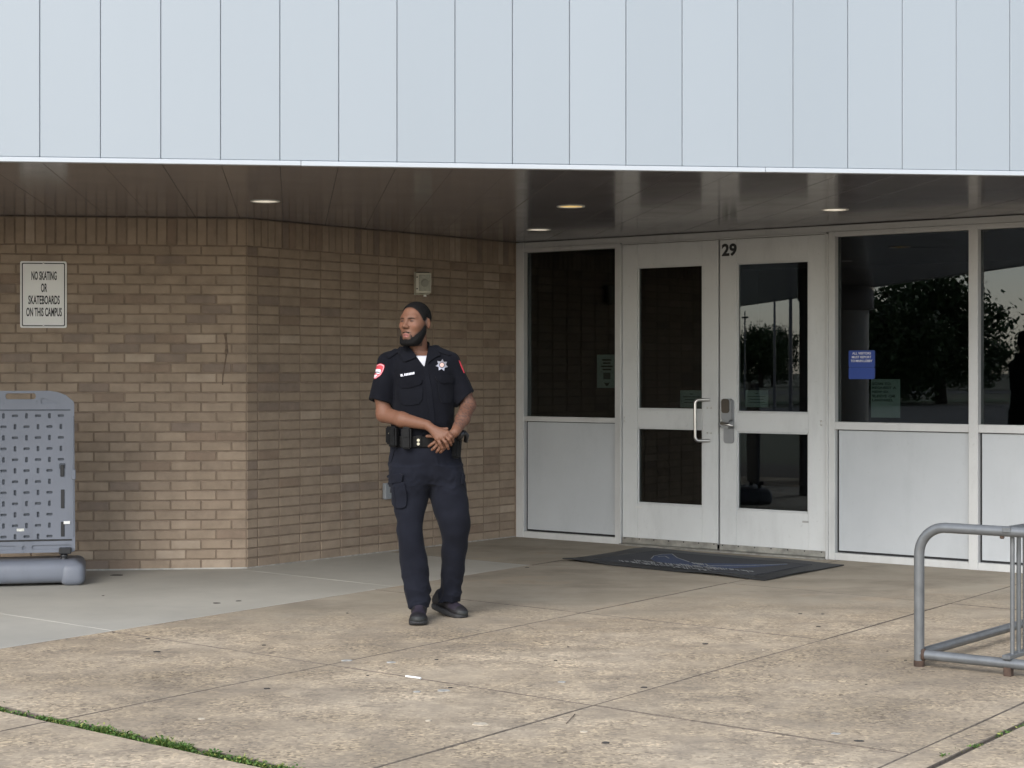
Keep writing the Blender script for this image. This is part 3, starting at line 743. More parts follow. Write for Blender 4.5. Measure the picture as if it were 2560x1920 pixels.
    # black spring neck on each side
    for sg_ in (1, -1):
        x = sg_ * (xx(466))
        box('neck_bracket', x - .033, x + .045 if sg_ > 0 else x + .033, -0.045, 0.03, zz(1322), zz(1276), BLACK, o, 0.006, 2)
        bm = bmesh.new(); rg = add_lathe(bm, [(0.020, zz(1385)), (0.027, zz(1375)), (0.027, zz(1360)), (0.020, zz(1350)), (0.028, zz(1340)), (0.018, zz(1318))], (x, -0.008, 0), 16); bm.faces.new(rg[-1])
        from_bm('spring_neck', bm, BLACK, o, smooth=True)
    # moulded base: a rounded slab with two transverse feet
    bz = H - (1392 - VH) * s
    bm = bmesh.new(); add_box(bm, -0.385, 0.385, -0.12, 0.26, 0.018, 0.165, 0.0)
    bmesh.ops.bevel(bm, geom=[e for e in bm.edges], offset=0.055, segments=5, affect='EDGES', profile=0.5)
    for sg_ in (1, -1):
        t = bmesh.new(); add_box(t, 0.245, 0.405, -0.13, 0.40, 0.0, 0.150); bmesh.ops.bevel(t, geom=[e for e in t.edges], offset=0.05, segments=5, affect='EDGES', profile=0.5)
        m_ = bpy.data.meshes.new('t'); t.to_mesh(m_); t.free()
        n0 = len(bm.verts); bm.from_mesh(m_); bm.verts.ensure_lookup_table()
        if sg_ < 0:
            for v in bm.verts[n0:]: v.co.x *= -1
    from_bm('base', bm, PLASTIC, o, angle=60)
sign_stand()

# ------------------------------------------------------------------ bike rack
def bike_rack():
    o = empty('bike_rack', (1.903, 8.35, 0), R(-38)); tag(o, 'grey painted pipe bike rack with rounded end hoop and vertical bars', 'bike rack')
    r = 0.0238; zt = 0.655; rb = 0.13; wd = 0.90; ln = 1.75; zb = 0.058
    def hoop(y):
        p = [(0, y, 0.012)] + [tuple(q) for q in arc((rb, y, zt - rb), (-1, 0, 0), (0, 0, 1), rb, 0, math.pi / 2, 10)]
        p += [tuple(q) for q in arc((wd - rb, y, zt - rb), (0, 0, 1), (1, 0, 0), rb, 0, math.pi / 2, 10)] + [(wd, y, 0.012)]
        tube('end_hoop', p, r, GALV, o, 18)
        tube('cross_pipe', [(0.012, y, zb), (wd - 0.012, y, zb)], r * 0.98, GALV, o, 18)
        for x in (0, wd):
            bm = bmesh.new(); rg = add_lathe(bm, [(r * 1.06, 0.0), (r * 1.07, 0.03)], (x, y, 0), 18); bm.faces.new(rg[0]); bm.faces.new(rg[1]); from_bm('foot', bm, RUST, o, angle=40)
        bm = bmesh.new()
        for k in range(24):
            t0, t1 = 2 * math.pi * k / 24, 2 * math.pi * (k + 1) / 24
        add_tube(bm, [(0.020, y, zb), (0.028, y, zb), (0.034, y, zb)], [0.030, 0.0275, 0.0242], 18); from_bm('weld', bm, RUST, o, smooth=True)
    hoop(0.0); hoop(ln)
    for x in (0.0, wd): tube('base_pipe', [(x, 0.02, zb + 0.004), (x, ln - 0.02, zb + 0.004)], r * 0.95, GALV, o, 18)
    gx = 0.435
    box('top_bar', gx - 0.02, gx + 0.02, -0.03, ln + 0.03, zt - 0.004, zt + 0.021, GALV, o, 0.003)
    box('bottom_bar', gx - 0.02, gx + 0.02, -0.03, ln + 0.03, zb + 0.020, zb + 0.040, GALV, o, 0.003)
    y = 0.045; k = 0
    while y < ln - 0.03:
        tube('upright_bar', [(gx, y, zb + 0.035), (gx, y, zt + 0.0)], 0.0105, GALV, o, 10); y += 0.073; k += 1
    for y in (0.0, ln):
        bm = bmesh.new(); rg = add_lathe(bm, [(0.008, zt - 0.035), (0.011, zt - 0.03), (0.011, zt - 0.02)], (gx - 0.03, y, 0), 10); bm.faces.new(rg[0]); from_bm('bolt', bm, RUST, o)
        box('anchor_stub', gx - 0.018, gx + 0.018, y - 0.018, y + 0.018, 0.0, zb - 0.015, RUST, o, 0.003)
bike_rack()

# ------------------------------------------------------------------ door mat
def door_mat():
    K = [ground_pt(1406, 1402), ground_pt(1912, 1453), ground_pt(2110, 1415), ground_pt(1616, 1373)]   # left, near, right, far
    o = empty('door_mat', sum(K, Vector()) / 4); tag(o, 'black rubber door mat with faded blue emblem and worn white lettering', 'door mat')
    c0 = o.location.copy()
    def bil(a, b): return (K[0] * (1 - a) * (1 - b) + K[1] * a * (1 - b) + K[2] * a * b + K[3] * (1 - a) * b) - c0
    def patch(name, a0, a1, b0, b1, z, mat, n=26, m=14, ripple=0.0):
        bm = bmesh.new(); g = []
        for i in range(n + 1):
            row = []
            for j in range(m + 1):
                a = a0 + (a1 - a0) * i / n; b = b0 + (b1 - b0) * j / m
                p = bil(a, b); ed = min(a, 1 - a, b, 1 - b)
                zz = z + ripple * max(0, 1 - ed / 0.12) * max(0, math.sin(a * 9 + 1) * math.sin(b * 7 + 2))
                row.append(bm.verts.new((p.x, p.y, zz)))
            g.append(row)
        for i in range(n):
            for j in range(m): bm.faces.new([g[i][j], g[i + 1][j], g[i + 1][j + 1], g[i][j + 1]])
        rim = bmesh.ops.extrude_face_region(bm, geom=list(bm.faces)); 
        for v in [q for q in rim['geom'] if isinstance(q, bmesh.types.BMVert)]: v.co.z -= 0.006
        return from_bm(name, bm, mat, o)
    patch('border', 0, 1, 0, 1, 0.010, RUBBER, ripple=0.014)
    patch('carpet', 0.10, 0.90, 0.14, 0.86, 0.0135, CARPET)
    def poly(name, pts, z, mat):
        v = [ground_pt(1280 + x * .3888, 960 + y * .3888, 0.015) - c0 for x, y in pts]
        bm = bmesh.new(); bm.faces.new([bm.verts.new((p.x, p.y, z)) for p in v])
        ex = bmesh.ops.extrude_face_region(bm, geom=list(bm.faces))
        for q in ex['geom']:
            if isinstance(q, bmesh.types.BMVert): q.co.z += 0.0015
        bmesh.ops.triangulate(bm, faces=bm.faces)
        return from_bm(name, bm, mat, o)
    poly('blue_emblem', [(890, 1122), (910, 1104), (960, 1094), (1030, 1092), (1045, 1108), (1062, 1118), (1100, 1128), (1150, 1150), (1290, 1152), (1480, 1156), (1700, 1160), (1770, 1158), (1620, 1172), (1400, 1184), (1250, 1178), (1120, 1168), (1000, 1150), (920, 1140)], 0.0135, MATBLUE)
    bm = bmesh.new()
    def dash(a, b, w):
        p, q = [ground_pt(1280 + x * .3888, 960 + y * .3888, 0.015) - c0 for x, y in (a, b)]
        d = (q - p).normalized() * w; n_ = Vector((-d.y, d.x, 0)); z = 0.0162
        vs = [p + n_, p - n_, q - n_, q + n_]
        f = [bm.verts.new((v.x, v.y, z)) for v in vs]; g = [bm.verts.new((v.x, v.y, z + .0012)) for v in vs]
        bm.faces.new(g); 
        for i in range(4): bm.faces.new([f[i], f[(i + 1) % 4], g[(i + 1) % 4], g[i]])
    rr = random.Random(4)
    for (xa, ya, xb, yb, n) in ((690, 1136, 1280, 1200, 34), (780, 1134, 1330, 1190, 30), (1080, 1160, 1560, 1208, 26), (1160, 1152, 1260, 1162, 6)):
        for i in range(n):
            t = (i + rr.uniform(-.3, .3)) / n; x, y = xa + (xb - xa) * t, ya + (yb - ya) * t
            dash((x, y - 3), (x + rr.uniform(8, 22), y + rr.uniform(2, 9)), rr.uniform(.003, .007))
    for (pa) in ([(895, 1124), (912, 1106), (965, 1096), (1030, 1094)], [(1030, 1094), (1062, 1118), (1140, 1145)], [(940, 1112), (985, 1108), (1010, 1122)], [(1250, 1170), (1500, 1170), (1770, 1158)]):
        for a, b in zip(pa[:-1], pa[1:]): dash(a, b, 0.004)
    ob = from_bm('worn_lettering', bm, MATWHITE, o); tag(ob, kind='stuff')
door_mat()

# ------------------------------------------------------------------ weeds in the joints, litter and spots
def weeds(name, label, segs, seed):
    rr = random.Random(seed); bm = bmesh.new()
    def blade(base, d, L, w, mi, curl):
        side = Vector((-d.y, d.x, 0)); side = side.normalized() if side.length > 1e-4 else Vector((1, 0, 0))
        prev = None
        for k in range(4):
            t = k / 3; ww = w * (1 - t) ** 0.6 if k else w * 0.7
            p = base + d * L * t * (1 - .25 * curl * t) + Vector((0, 0, L * (t - curl * t * t * 0.7)))
            cur = (bm.verts.new(p - side * ww), bm.verts.new(p + side * ww))
            if prev:
                f = bm.faces.new([prev[0], prev[1], cur[1], cur[0]]); f.material_index = mi
            prev = cur
    def leaf(c, n, s, mi):
        a = n.orthogonal().normalized(); q = Matrix.Rotation(rr.uniform(0, 6.28), 3, n); a = q @ a; b = n.cross(a)
        vs = [bm.verts.new(c + a * x * s + b * y * s) for x, y in ((-1, 0), (-.3, .45), (.5, .4), (1, 0), (.5, -.4), (-.3, -.45))]
        f = bm.faces.new(vs); f.material_index = mi
    for (a, b, n, hgt, straw) in segs:
        for i in range(n):
            t = rr.random(); c = a.lerp(b, t)
            dens = .55 + .45 * math.sin(t * 23 + seed) * math.sin(t * 9.1)
            if rr.random() > dens * 1.1 + .05: continue
            base = c + Vector((rr.gauss(0, .007), rr.gauss(0, .007), -0.008)); hh = hgt * (0.25 + .8 * dens)
            mi = 1 if rr.random() < straw else 0
            if rr.random() < .6:
                th = rr.uniform(0, 6.28); blade(base, Vector((math.cos(th), math.sin(th), 0)) * rr.uniform(.2, .9), hh * rr.uniform(.5, 1.15), rr.uniform(.0014, .0032), mi, rr.uniform(.2, .9))
            else:
                n_ = Vector((rr.gauss(0, .5), rr.gauss(0, .5), 1)).normalized()
                leaf(base + Vector((rr.gauss(0, .012), rr.gauss(0, .012), abs(rr.gauss(0, hh * .32)) + .005)), n_, rr.uniform(.004, .0095), mi)
    o = from_bm(name, bm, [WEED, WEEDY]); tag(o, label, 'weeds', kind='stuff'); return o
q0 = -1.6425
weeds('weeds', 'green weeds growing in the wide joint across the beige slabs', [
    (PQ(-1.1, q0), PQ(-.22, q0), 1500, .026, .08), (PQ(-.16, q0), PQ(.12, q0), 800, .030, .15), (PQ(.12, q0), PQ(.95, q0), 3600, .042, .12), (PQ(.62, q0 + .01), PQ(.70, q0 + .01), 90, .065, .85),
    (PQ(.98, q0), PQ(1.5, q0), 1700, .038, .15)], 3)
weeds('weeds', 'few small weeds along the joint near the bike rack end', [
    (ground_pt(2355, 1893), ground_pt(2368, 1886), 60, .028, .1), (ground_pt(2400, 1876), ground_pt(2404, 1874), 20, .018, .3), (ground_pt(2432, 1866), ground_pt(2455, 1858), 70, .020, .35),
    (ground_pt(2490, 1838), ground_pt(2535, 1824), 110, .017, .35), (ground_pt(2548, 1816), ground_pt(2558, 1811), 40, .020, .2)], 9)
SPOT = simple('old_gum', (0.045, 0.040, 0.036), 0.9, var=.3, scale=60); SPOTL = simple('pale_spot', (0.46, 0.405, 0.32), 0.9, var=.2, scale=60); SPOTB = simple('bluish_scuff', (0.33, 0.325, 0.305), 0.9, var=.3, scale=50)
def spot(u, v, w, mat, asp=1.0, ang=0.0):
    c = ground_pt(u, v); bm = bmesh.new(); n = 14; z0 = 0.0035
    a = [bm.verts.new((c.x + w * math.cos(t + ang) * random.uniform(.75, 1.15), c.y + w * asp * math.sin(t + ang) * random.uniform(.75, 1.15), z0)) for t in [2 * math.pi * i / n for i in range(n)]]
    bm.faces.new(a); ex = bmesh.ops.extrude_face_region(bm, geom=list(bm.faces))
    for q in ex['geom']:
        if isinstance(q, bmesh.types.BMVert): q.co.z -= 0.004
    from_bm('gum_spot', bm, mat, pave)
c3 = lambda x, y: (x * .5787, 1380 + y * .5787); c4 = lambda x, y: (1280 + x * .5787, 1380 + y * .5787)
for x, y, w in ((680, 432, .018), (1140, 404, .010), (1152, 591, .015), (1588, 535, .007), (1887, 466, .010), (935, 222, .022), (1030, 213, .018), (492, 347, .008), (505, 101, .045), (640, 376, .014), (1945, 587, .010), (130, 828, .008), (445, 190, .008), (1500, 265, .006)):
    spot(*c3(x, y), w, SPOT, .8)
for x, y, w in ((570, 586, .014), (835, 398, .017), (1500, 819, .020), (1323, 323, .014), (1245, 268, .012), (1343, 269, .009), (1622, 430, .006), (1530, 574, .006), (405, 826, .016), (188, 470, .008), (1240, 495, .007), (243, 411, .006), (1700, 470, .008), (65, 68, .014)):
    spot(*c4(x, y), w, SPOT, .8)
for x, y, w in ((1498, 470, .024), (1690, 478, .022), (1800, 605, .018), (1918, 600, .027)): spot(*c3(x, y), w, SPOTB, .8)
spot(*c4(1400, 787), .020, SPOTB, .8); spot(*c4(215, 563), .018, SPOTB, .8)
for x, y, w in ((2075, 745, .032), (1850, 730, .014), (870, 722, .014)): spot(*c3(x, y), w, SPOTL, .8)
for x, y, w in ((310, 778, .014), (1085, 425, .006), (300, 345, .006)): spot(*c4(x, y), w, SPOTL, .8)
a, b = ground_pt(*c3(1753, 540)), ground_pt(*c3(1818, 549)); bm = bmesh.new(); add_tube(bm, [a + Vector((0, 0, .004)), b + Vector((0, 0, .004))], .0045, 10)
tag(from_bm('paper_straw', bm, WHITE, angle=40), 'short white paper stick lying on the beige slab', 'litter')
a, b = ground_pt(*c4(272, 703)), ground_pt(*c4(235, 743)); bm = bmesh.new(); add_tube(bm, [a + Vector((0, 0, .003)), (a + b) / 2 + Vector((.004, 0, .006)), b + Vector((0, 0, .003))], .0018, 6)
tag(from_bm('twig', bm, BARK), 'thin dark twig lying beside the slab joint crossing', 'twig')

# ------------------------------------------------------------------ far side of the lot (seen reflected in the glass)
def tree(loc, h, r, seed, label):
    rr = np.random.default_rng(seed); o = empty('tree', loc, seed); tag(o, label, 'tree', 'trees beyond the parking lot')
    bm = bmesh.new(); add_tube(bm, [(0, 0, -0.06), (0.05, 0, h * .25), (-.08, .1, h * .5), (0.1, 0, h * .85)], [r * .085, r * .065, r * .05, r * .012], 8)
    for k in range(6):
        t = k * 1.05 + seed; zz = h * (.3 + .07 * k); add_tube(bm, [(0, 0, zz), (math.cos(t) * r * .35, math.sin(t) * r * .35, zz + h * .12), (math.cos(t) * r * .75, math.sin(t) * r * .75, zz + h * .22)], [r * .035, r * .022, r * .006], 6)
    from_bm('trunk', bm, BARK, o, smooth=True)
    nc = 60; cs = []
    while len(cs) < nc:
        p = rr.uniform(-1, 1, 3)
        if .15 < np.linalg.norm(p) < 1: cs.append(p)
    cs = np.array(cs) * [r * .85, r * .85, h * .44] + [0, 0, h * .52]
    n = 9000; c = cs[rr.integers(0, nc, n)] + rr.normal(0, 1, (n, 3)) * r * .13
    c[:, 2] = np.maximum(c[:, 2], h * .04)
    nrm = rr.normal(0, 1, (n, 3)); nrm[:, 2] = abs(nrm[:, 2]) + .3; nrm /= np.linalg.norm(nrm, axis=1)[:, None]
    a = np.cross(nrm, rr.normal(0, 1, (n, 3))); a /= np.linalg.norm(a, axis=1)[:, None]; b = np.cross(nrm, a)
    s = rr.uniform(.03, .075, (n, 1)) * r * .8
    V = np.stack([c - a * s, c - b * s * .55, c + a * s, c + b * s * .55], 1).reshape(-1, 3)
    me = bpy.data.meshes.new('crown'); me.from_pydata(V.tolist(), [], np.arange(n * 4).reshape(-1, 4).tolist()); me.update(); link_mesh('crown', me, LEAF, o)
TL = [(-56, -15.6, 5.2, 3.1, 'broad dark tree with the lowest boughs, beside the lot lawn'), (-57.5, -18.9, 5.6, 3.3, 'tall dark tree with a ragged crown, beside the lot lawn'), (-63, -18.6, 5.6, 3.3, 'dark tree set behind the two lawn trees')]
for i in range(7): TL.append((-142 + (i * 37 % 11), -33 - i * 4.1, 4.6 + (i * 29 % 7) * .32, 3.1, 'small distant tree in the row beyond the road'))
for i in range(5): TL.append((-112 + (i * 31 % 9), -50 - i * 4.5, 4.4 + (i * 17 % 5) * .45, 3.1, 'small distant tree in the row beyond the road'))
for i, (x, y, h, r, lab) in enumerate(TL):
    tree((x, y, -.05), h, r, 20 + i, lab)
def pole(loc, h, label, arm):
    o = empty('lamp_post' if arm else 'utility_pole', loc); tag(o, label, 'pole')
    tube('mast', [(0, 0, -.05), (0, 0, h)], [.06, .035], SOFFIT, o, 10)
    if arm:
        tube('arm', [(0, 0, h - .1), (.3, .3, h + .05), (.8, .8, h + .08)], .03, SOFFIT, o, 8); box('lamp_head', .6, .95, .6, .85, h + .06, h + .13, SOFFIT, o, .02)
    else:
        box('crossarm', -.35, .35, -.04, .04, h - .35, h - .27, BARK, o)
pole((-44, -5.5, 0), 4.2, 'grey lamp post with angled arm beyond the lot', True)
pole((-70, -14.6, 0), 4.4, 'wooden utility pole with crossarm beyond the lot', False)
pole((-30, -.2, 0), 6.0, 'plain grey lamp post at the lot edge', True)

#PERSON#
# ------------------------------------------------------------------ the standing man
def smin(a, b, k):
    if k <= 0: return np.minimum(a, b)
    h = np.clip(k - np.abs(a - b), 0, None) / k
    return np.minimum(a, b) - h * h * k * 0.25
def smax(a, b, k): return -smin(-a, -b, k)
class Vol:
    """signed-distance grid with local smooth unions, meshed with surface nets"""
    def __init__(s, lo, hi, h):
        s.lo = np.array(lo, float); s.h = h
        n = np.ceil((np.array(hi, float) - s.lo) / h).astype(int) + 1; s.n = n
        s.ax = [(s.lo[i] + h * np.arange(n[i])).astype(np.float32) for i in range(3)]
        s.d = np.full(n, 0.3, np.float32)
    def op(s, fn, lo, hi, k=0.0, mode='add'):
        a = np.clip(np.floor((np.array(lo) - s.lo) / s.h).astype(int), 0, s.n); b = np.clip(np.ceil((np.array(hi) - s.lo) / s.h).astype(int) + 1, 0, s.n)
        if np.any(b <= a): return
        sl = tuple(slice(a[i], b[i]) for i in range(3))
        X, Y, Z = s.ax[0][sl[0]][:, None, None], s.ax[1][sl[1]][None, :, None], s.ax[2][sl[2]][None, None, :]
        q = fn(X, Y, Z); cur = s.d[sl]
        if mode == 'add': r = smin(cur, q, k)
        elif mode == 'sub': r = smax(cur, -q, k)
        elif mode == 'cut': r = smax(cur, q, k)
        elif mode == 'disp': r = cur + q
        s.d[sl] = np.broadcast_to(r, cur.shape)
    def cap(s, a, b, ra, rb=None, k=0.01, mode='add'):
        a, b = np.array(a, float), np.array(b, float); rb = ra if rb is None else rb; m = max(ra, rb) + k + 3 * s.h
        ab = b - a; L2 = max(float(ab @ ab), 1e-9)
        def fn(X, Y, Z):
            px_, py_, pz_ = X - a[0], Y - a[1], Z - a[2]
            t = np.clip((px_ * ab[0] + py_ * ab[1] + pz_ * ab[2]) / L2, 0, 1)
            return np.sqrt((px_ - t * ab[0]) ** 2 + (py_ - t * ab[1]) ** 2 + (pz_ - t * ab[2]) ** 2) - (ra + (rb - ra) * t)
        s.op(fn, np.minimum(a, b) - m, np.maximum(a, b) + m, k, mode)
    def chain(s, pts, rs, k=0.004):
        for i in range(len(pts) - 1): s.cap(pts[i], pts[i + 1], rs[i], rs[i + 1], k)
    def zloft(s, rows, k=0.01, e=2.2, sm=0.02, mode='add'):
        rows = sorted(rows); A = np.array(rows, float); zs = A[:, 0]
        fine = np.arange(zs[0], zs[-1] + .002, .002); P = [np.interp(fine, zs, A[:, i]) for i in range(1, 5)]
        w = max(1, int(sm / .002)); ker = np.hanning(2 * w + 3)[1:-1]; ker /= ker.sum()
        P = [np.convolve(np.pad(p, len(ker) // 2, mode='edge'), ker, 'valid')[:len(fine)] for p in P]
        def fn(X, Y, Z):
            z = Z.ravel(); cx, cy, rx, ry = [np.interp(z, fine, p).astype(np.float32)[None, None, :] for p in P]
            q = ((np.abs(X - cx) / rx) ** e + (np.abs(Y - cy) / ry) ** e) ** (1 / e)
            d = (q - 1) * np.minimum(rx, ry)
            return np.maximum(d, np.maximum(Z - zs[-1], zs[0] - Z))
        m = k + 3 * s.h
        lo = [(A[:, 1] - A[:, 3]).min() - m, (A[:, 2] - A[:, 4]).min() - m, zs[0] - m]; hi = [(A[:, 1] + A[:, 3]).max() + m, (A[:, 2] + A[:, 4]).max() + m, zs[-1] + m]
        s.op(fn, lo, hi, k, mode)
    def mesh(s):
        d = s.d; ins = d < 0
        c = [d[i:d.shape[0] - 1 + i, j:d.shape[1] - 1 + j, k:d.shape[2] - 1 + k] for i in (0, 1) for j in (0, 1) for k in (0, 1)]
        cnt = np.zeros(c[0].shape, np.int8)
        for q in c: cnt += (q < 0)
        act = (cnt > 0) & (cnt < 8); ijk = np.argwhere(act); idx = np.full(act.shape, -1, np.int32); idx[act] = np.arange(len(ijk))
        v = np.stack([q[act] for q in c], 1); off = np.array([(i, j, k) for i in (0, 1) for j in (0, 1) for k in (0, 1)], float)
        acc = np.zeros((len(ijk), 3)); n = np.zeros(len(ijk))
        for a in range(8):
            for b in range(a + 1, 8):
                if abs(off[a] - off[b]).sum() != 1: continue
                m = (v[:, a] < 0) != (v[:, b] < 0); t = v[m, a] / (v[m, a] - v[m, b])
                acc[m] += off[a] + (off[b] - off[a]) * t[:, None]; n[m] += 1
        verts = s.lo + (ijk + acc / n[:, None]) * s.h
        quads = []
        for ax in range(3):
            o1, o2 = [(1, 2), (2, 0), (0, 1)][ax]
            sl0 = [slice(None)] * 3; sl1 = [slice(None)] * 3; sl0[ax] = slice(0, -1); sl1[ax] = slice(1, None)
            ch = ins[tuple(sl0)] != ins[tuple(sl1)]
            e = np.argwhere(ch); ok = (e[:, o1] > 0) & (e[:, o2] > 0) & (e[:, o1] < d.shape[o1] - 1) & (e[:, o2] < d.shape[o2] - 1); e = e[ok]
            fl = ins[tuple(e.T)]
            u1 = np.zeros(3, int); u1[o1] = 1; u2 = np.zeros(3, int); u2[o2] = 1
            q = np.stack([idx[tuple((e - u1 - u2).T)], idx[tuple((e - u2).T)], idx[tuple(e.T)], idx[tuple((e - u1).T)]], 1)
            q[~fl] = q[~fl][:, ::-1]; quads.append(q)
        return verts, np.concatenate(quads)
def np_mesh(name, verts, quads, mat, parent, origin, colors=None):
    me = bpy.data.meshes.new(name); me.vertices.add(len(verts)); me.vertices.foreach_set('co', (verts - np.array(origin)).ravel())
    me.loops.add(quads.size); me.loops.foreach_set('vertex_index', quads.ravel().astype(np.int32))
    me.polygons.add(len(quads)); me.polygons.foreach_set('loop_start', np.arange(0, quads.size, 4, dtype=np.int32)); me.polygons.foreach_set('loop_total', np.full(len(quads), 4, np.int32))
    me.update(calc_edges=True); me.validate()
    if colors is not None:
        at = me.color_attributes.new('Col', 'FLOAT_COLOR', 'POINT'); at.data.foreach_set('color', np.concatenate([colors, np.ones((len(colors), 1))], 1).astype(np.float32).ravel())
    return link_mesh(name, me, mat, parent, True)

def cloth(name, c, rough=0.85, weave=900, amp=0.25):
    t = NT(name); n = t.noise(7, 5, 0.6); f = t.noise(weave, 2, 0.5)
    cc = t.ramp(n, [(0.3, tuple(x * .85 for x in c)), (0.7, tuple(x * 1.2 for x in c))])
    t.bump(t.math('ADD', t.math('MULTIPLY', t.noise(55, 4, 0.6), 1.2), f), amp, 0.0012)
    t.b.inputs['Sheen Weight'].default_value = 0.03; t.b.inputs['Sheen Roughness'].default_value = 0.5
    return t.set(cc, rough, 0, 0.08)
def skin_mat():
    t = NT('skin'); a = t.n('ShaderNodeVertexColor'); a.layer_name = 'Col'
    cc = t.mix(t.math('MULTIPLY', t.noise(70, 5, 0.65), 0.40), a.outputs['Color'], (0.105, 0.045, 0.026))
    t.b.inputs['Subsurface Weight'].default_value = 0.08; t.b.inputs['Subsurface Radius'].default_value = (0.012, 0.005, 0.003)
    t.bump(t.noise(300, 4, 0.6), 0.35, 0.0008)
    return t.set(cc, 0.56, 0, 0.3)
def vcol_mat(name, rough):
    t = NT(name); a = t.n('ShaderNodeVertexColor'); a.layer_name = 'Col'; return t.set(a.outputs['Color'], rough, 0, 0.35)
SHIRT = cloth('shirt_cloth', (0.0056, 0.0060, 0.0088)); SHIRT2 = cloth('shirt_trim_cloth', (0.0060, 0.0065, 0.0094))
PANTS = cloth('trouser_cloth', (0.0105, 0.0116, 0.0175), 0.85); PANTS2 = cloth('pocket_cloth', (0.0112, 0.0124, 0.0186), 0.85)
TEE = cloth('white_cotton', (0.50, 0.50, 0.53), 0.8)
LEATHER = simple('black_belt', (0.0042, 0.0042, 0.0046), 0.6, spec=0.2, var=.3, scale=60, bump=.25, bscale=700)
HAIRM = simple('black_hair', (0.0045, 0.004, 0.004), 0.85, spec=0.2, var=.4, scale=300, bump=.9, bscale=900)
SILVER = simple('badge_silver', (0.50, 0.49, 0.53), 0.35, .6, var=.06); GOLD = simple('badge_centre', (0.62, 0.42, 0.36), 0.45, var=.3, scale=300)
PRED = simple('patch_red', (0.50, 0.045, 0.06), 0.7); PPINK = simple('patch_rim', (0.62, 0.36, 0.40), 0.7); PWHITE = simple('patch_white', (0.62, 0.62, 0.68), 0.7)
SNAP = simple('snap_brass', (0.70, 0.66, 0.52), 0.3, .6)

PY = 9.90
man = empty('person', (px(1066, 1540, PY).x, PY, 0)); tag(man, 'bearded man in black uniform shirt and navy cargo trousers standing with clasped hands', 'person')
MO = tuple(man.location)
def rows_px(rows):                        # (v, uL, uR, Yc, ry) -> (z, cx, cy, rx, ry)
    out = []
    for v, ul, ur, Y, ry in rows:
        a, b = px(ul, v, Y), px(ur, v, Y); out.append((a.z, (a.x + b.x) / 2, Y, (b.x - a.x) / 2, ry))
    return out
# --- head frame
HC = np.array(px(1040, 809, 9.885)); YAW = R(33)
hF = np.array((-math.sin(YAW), -math.cos(YAW), 0.0)); hS = np.array((math.cos(YAW), -math.sin(YAW), 0.0)); hU = np.array((0, 0, 1.0))
TILT = R(0)                               # level head
hF2 = hF * math.cos(TILT) + hU * math.sin(TILT); hU2 = hU * math.cos(TILT) - hF * math.sin(TILT); hF, hU = hF2, hU2
def hl(X, Y, Z):
    x, y, z = X - HC[0], Y - HC[1], Z - HC[2]
    return (x * hS[0] + y * hS[1] + z * hS[2]).astype(np.float32), (x * hF[0] + y * hF[1] + z * hF[2]).astype(np.float32), (x * hU[0] + y * hU[1] + z * hU[2]).astype(np.float32)
def ell(S, Fv, U, c, r):
    a, b, d = (S - c[0]) / r[0], (Fv - c[1]) / r[1], (U - c[2]) / r[2]
    k0 = np.sqrt(a * a + b * b + d * d); k1 = np.sqrt((a / r[0]) ** 2 + (b / r[1]) ** 2 + (d / r[2]) ** 2) + 1e-6
    return k0 * (k0 - 1) / k1
def capl(S, Fv, U, a, b, ra, rb):
    ab = np.array(b, float) - np.array(a, float); L2 = float(ab @ ab)
    p, q, r = S - a[0], Fv - a[1], U - a[2]; t = np.clip((p * ab[0] + q * ab[1] + r * ab[2]) / L2, 0, 1)
    return np.sqrt((p - t * ab[0]) ** 2 + (q - t * ab[1]) ** 2 + (r - t * ab[2]) ** 2) - (ra + (rb - ra) * t)
def head_base(S, Fv, U):
    A = np.abs(S)
    d = ell(S, Fv, U, (0, -.006, .034), (.0705, .089, .083))
    d = smin(d, ell(S, Fv, U, (0, .030, -.012), (.063, .064, .088)), .03)
    d = smin(d, ell(S, Fv, U, (0, .038, -.064), (.049, .049, .040)), .03)
    d = smin(d, capl(A, Fv, U, (.046, .002, -.040), (.021, .066, -.088), .017, .016), .025)
    d = smin(d, ell(S, Fv, U, (0, .072, -.090), (.024, .020, .016)), .02)
    return d
def head_d(S, Fv, U):
    A = np.abs(S); d = head_base(S, Fv, U)
    d = smin(d, capl(A, Fv, U, (.008, .084, .030), (.042, .068, .033), .010, .008), .018)      # brow
    d = smin(d, ell(A, Fv, U, (.043, .056, -.014), (.022, .024, .020)), .025)                  # cheek
    d = smax(d, -ell(A, Fv, U, (.032, .0985, .013), (.018, .019, .0105)), .012)                  # eye socket
    d = smin(d, ell(A, Fv, U, (.031, .0745, .012), (.0145, .0125, .011)), .004)                # lids over the eyeball
    d = smin(d, capl(S, Fv, U, (0, .086, .022), (0, .108, -.016), .0075, .0115), .012)         # nose
    d = smin(d, ell(A, Fv, U, (.0125, .098, -.020), (.0095, .011, .0085)), .007)
    d = smin(d, ell(S, Fv, U, (0, .078, -.060), (.026, .018, .020)), .015)                     # mouth mound
    d = smin(d, capl(A, Fv, U, (.004, .0935, -.0600), (.019, .083, -.0645), .0058, .003), .004)
    d = smin(d, capl(A, Fv, U, (.0, .0925, -.0730), (.016, .083, -.0695), .0072, .0035), .004)
    d = smax(d, -capl(A, Fv, U, (.0, .1005, -.0665), (.020, .087, -.0668), .0022, .0015), .003)
    e = smax(ell(A, Fv - (A - .072) * -.6, U, (.0765, -.008, .000), (.0080, .018, .030)), -ell(A, Fv, U, (.0865, -.000, .002), (.0075, .011, .018)), .005)
    return smin(d, e, .006)

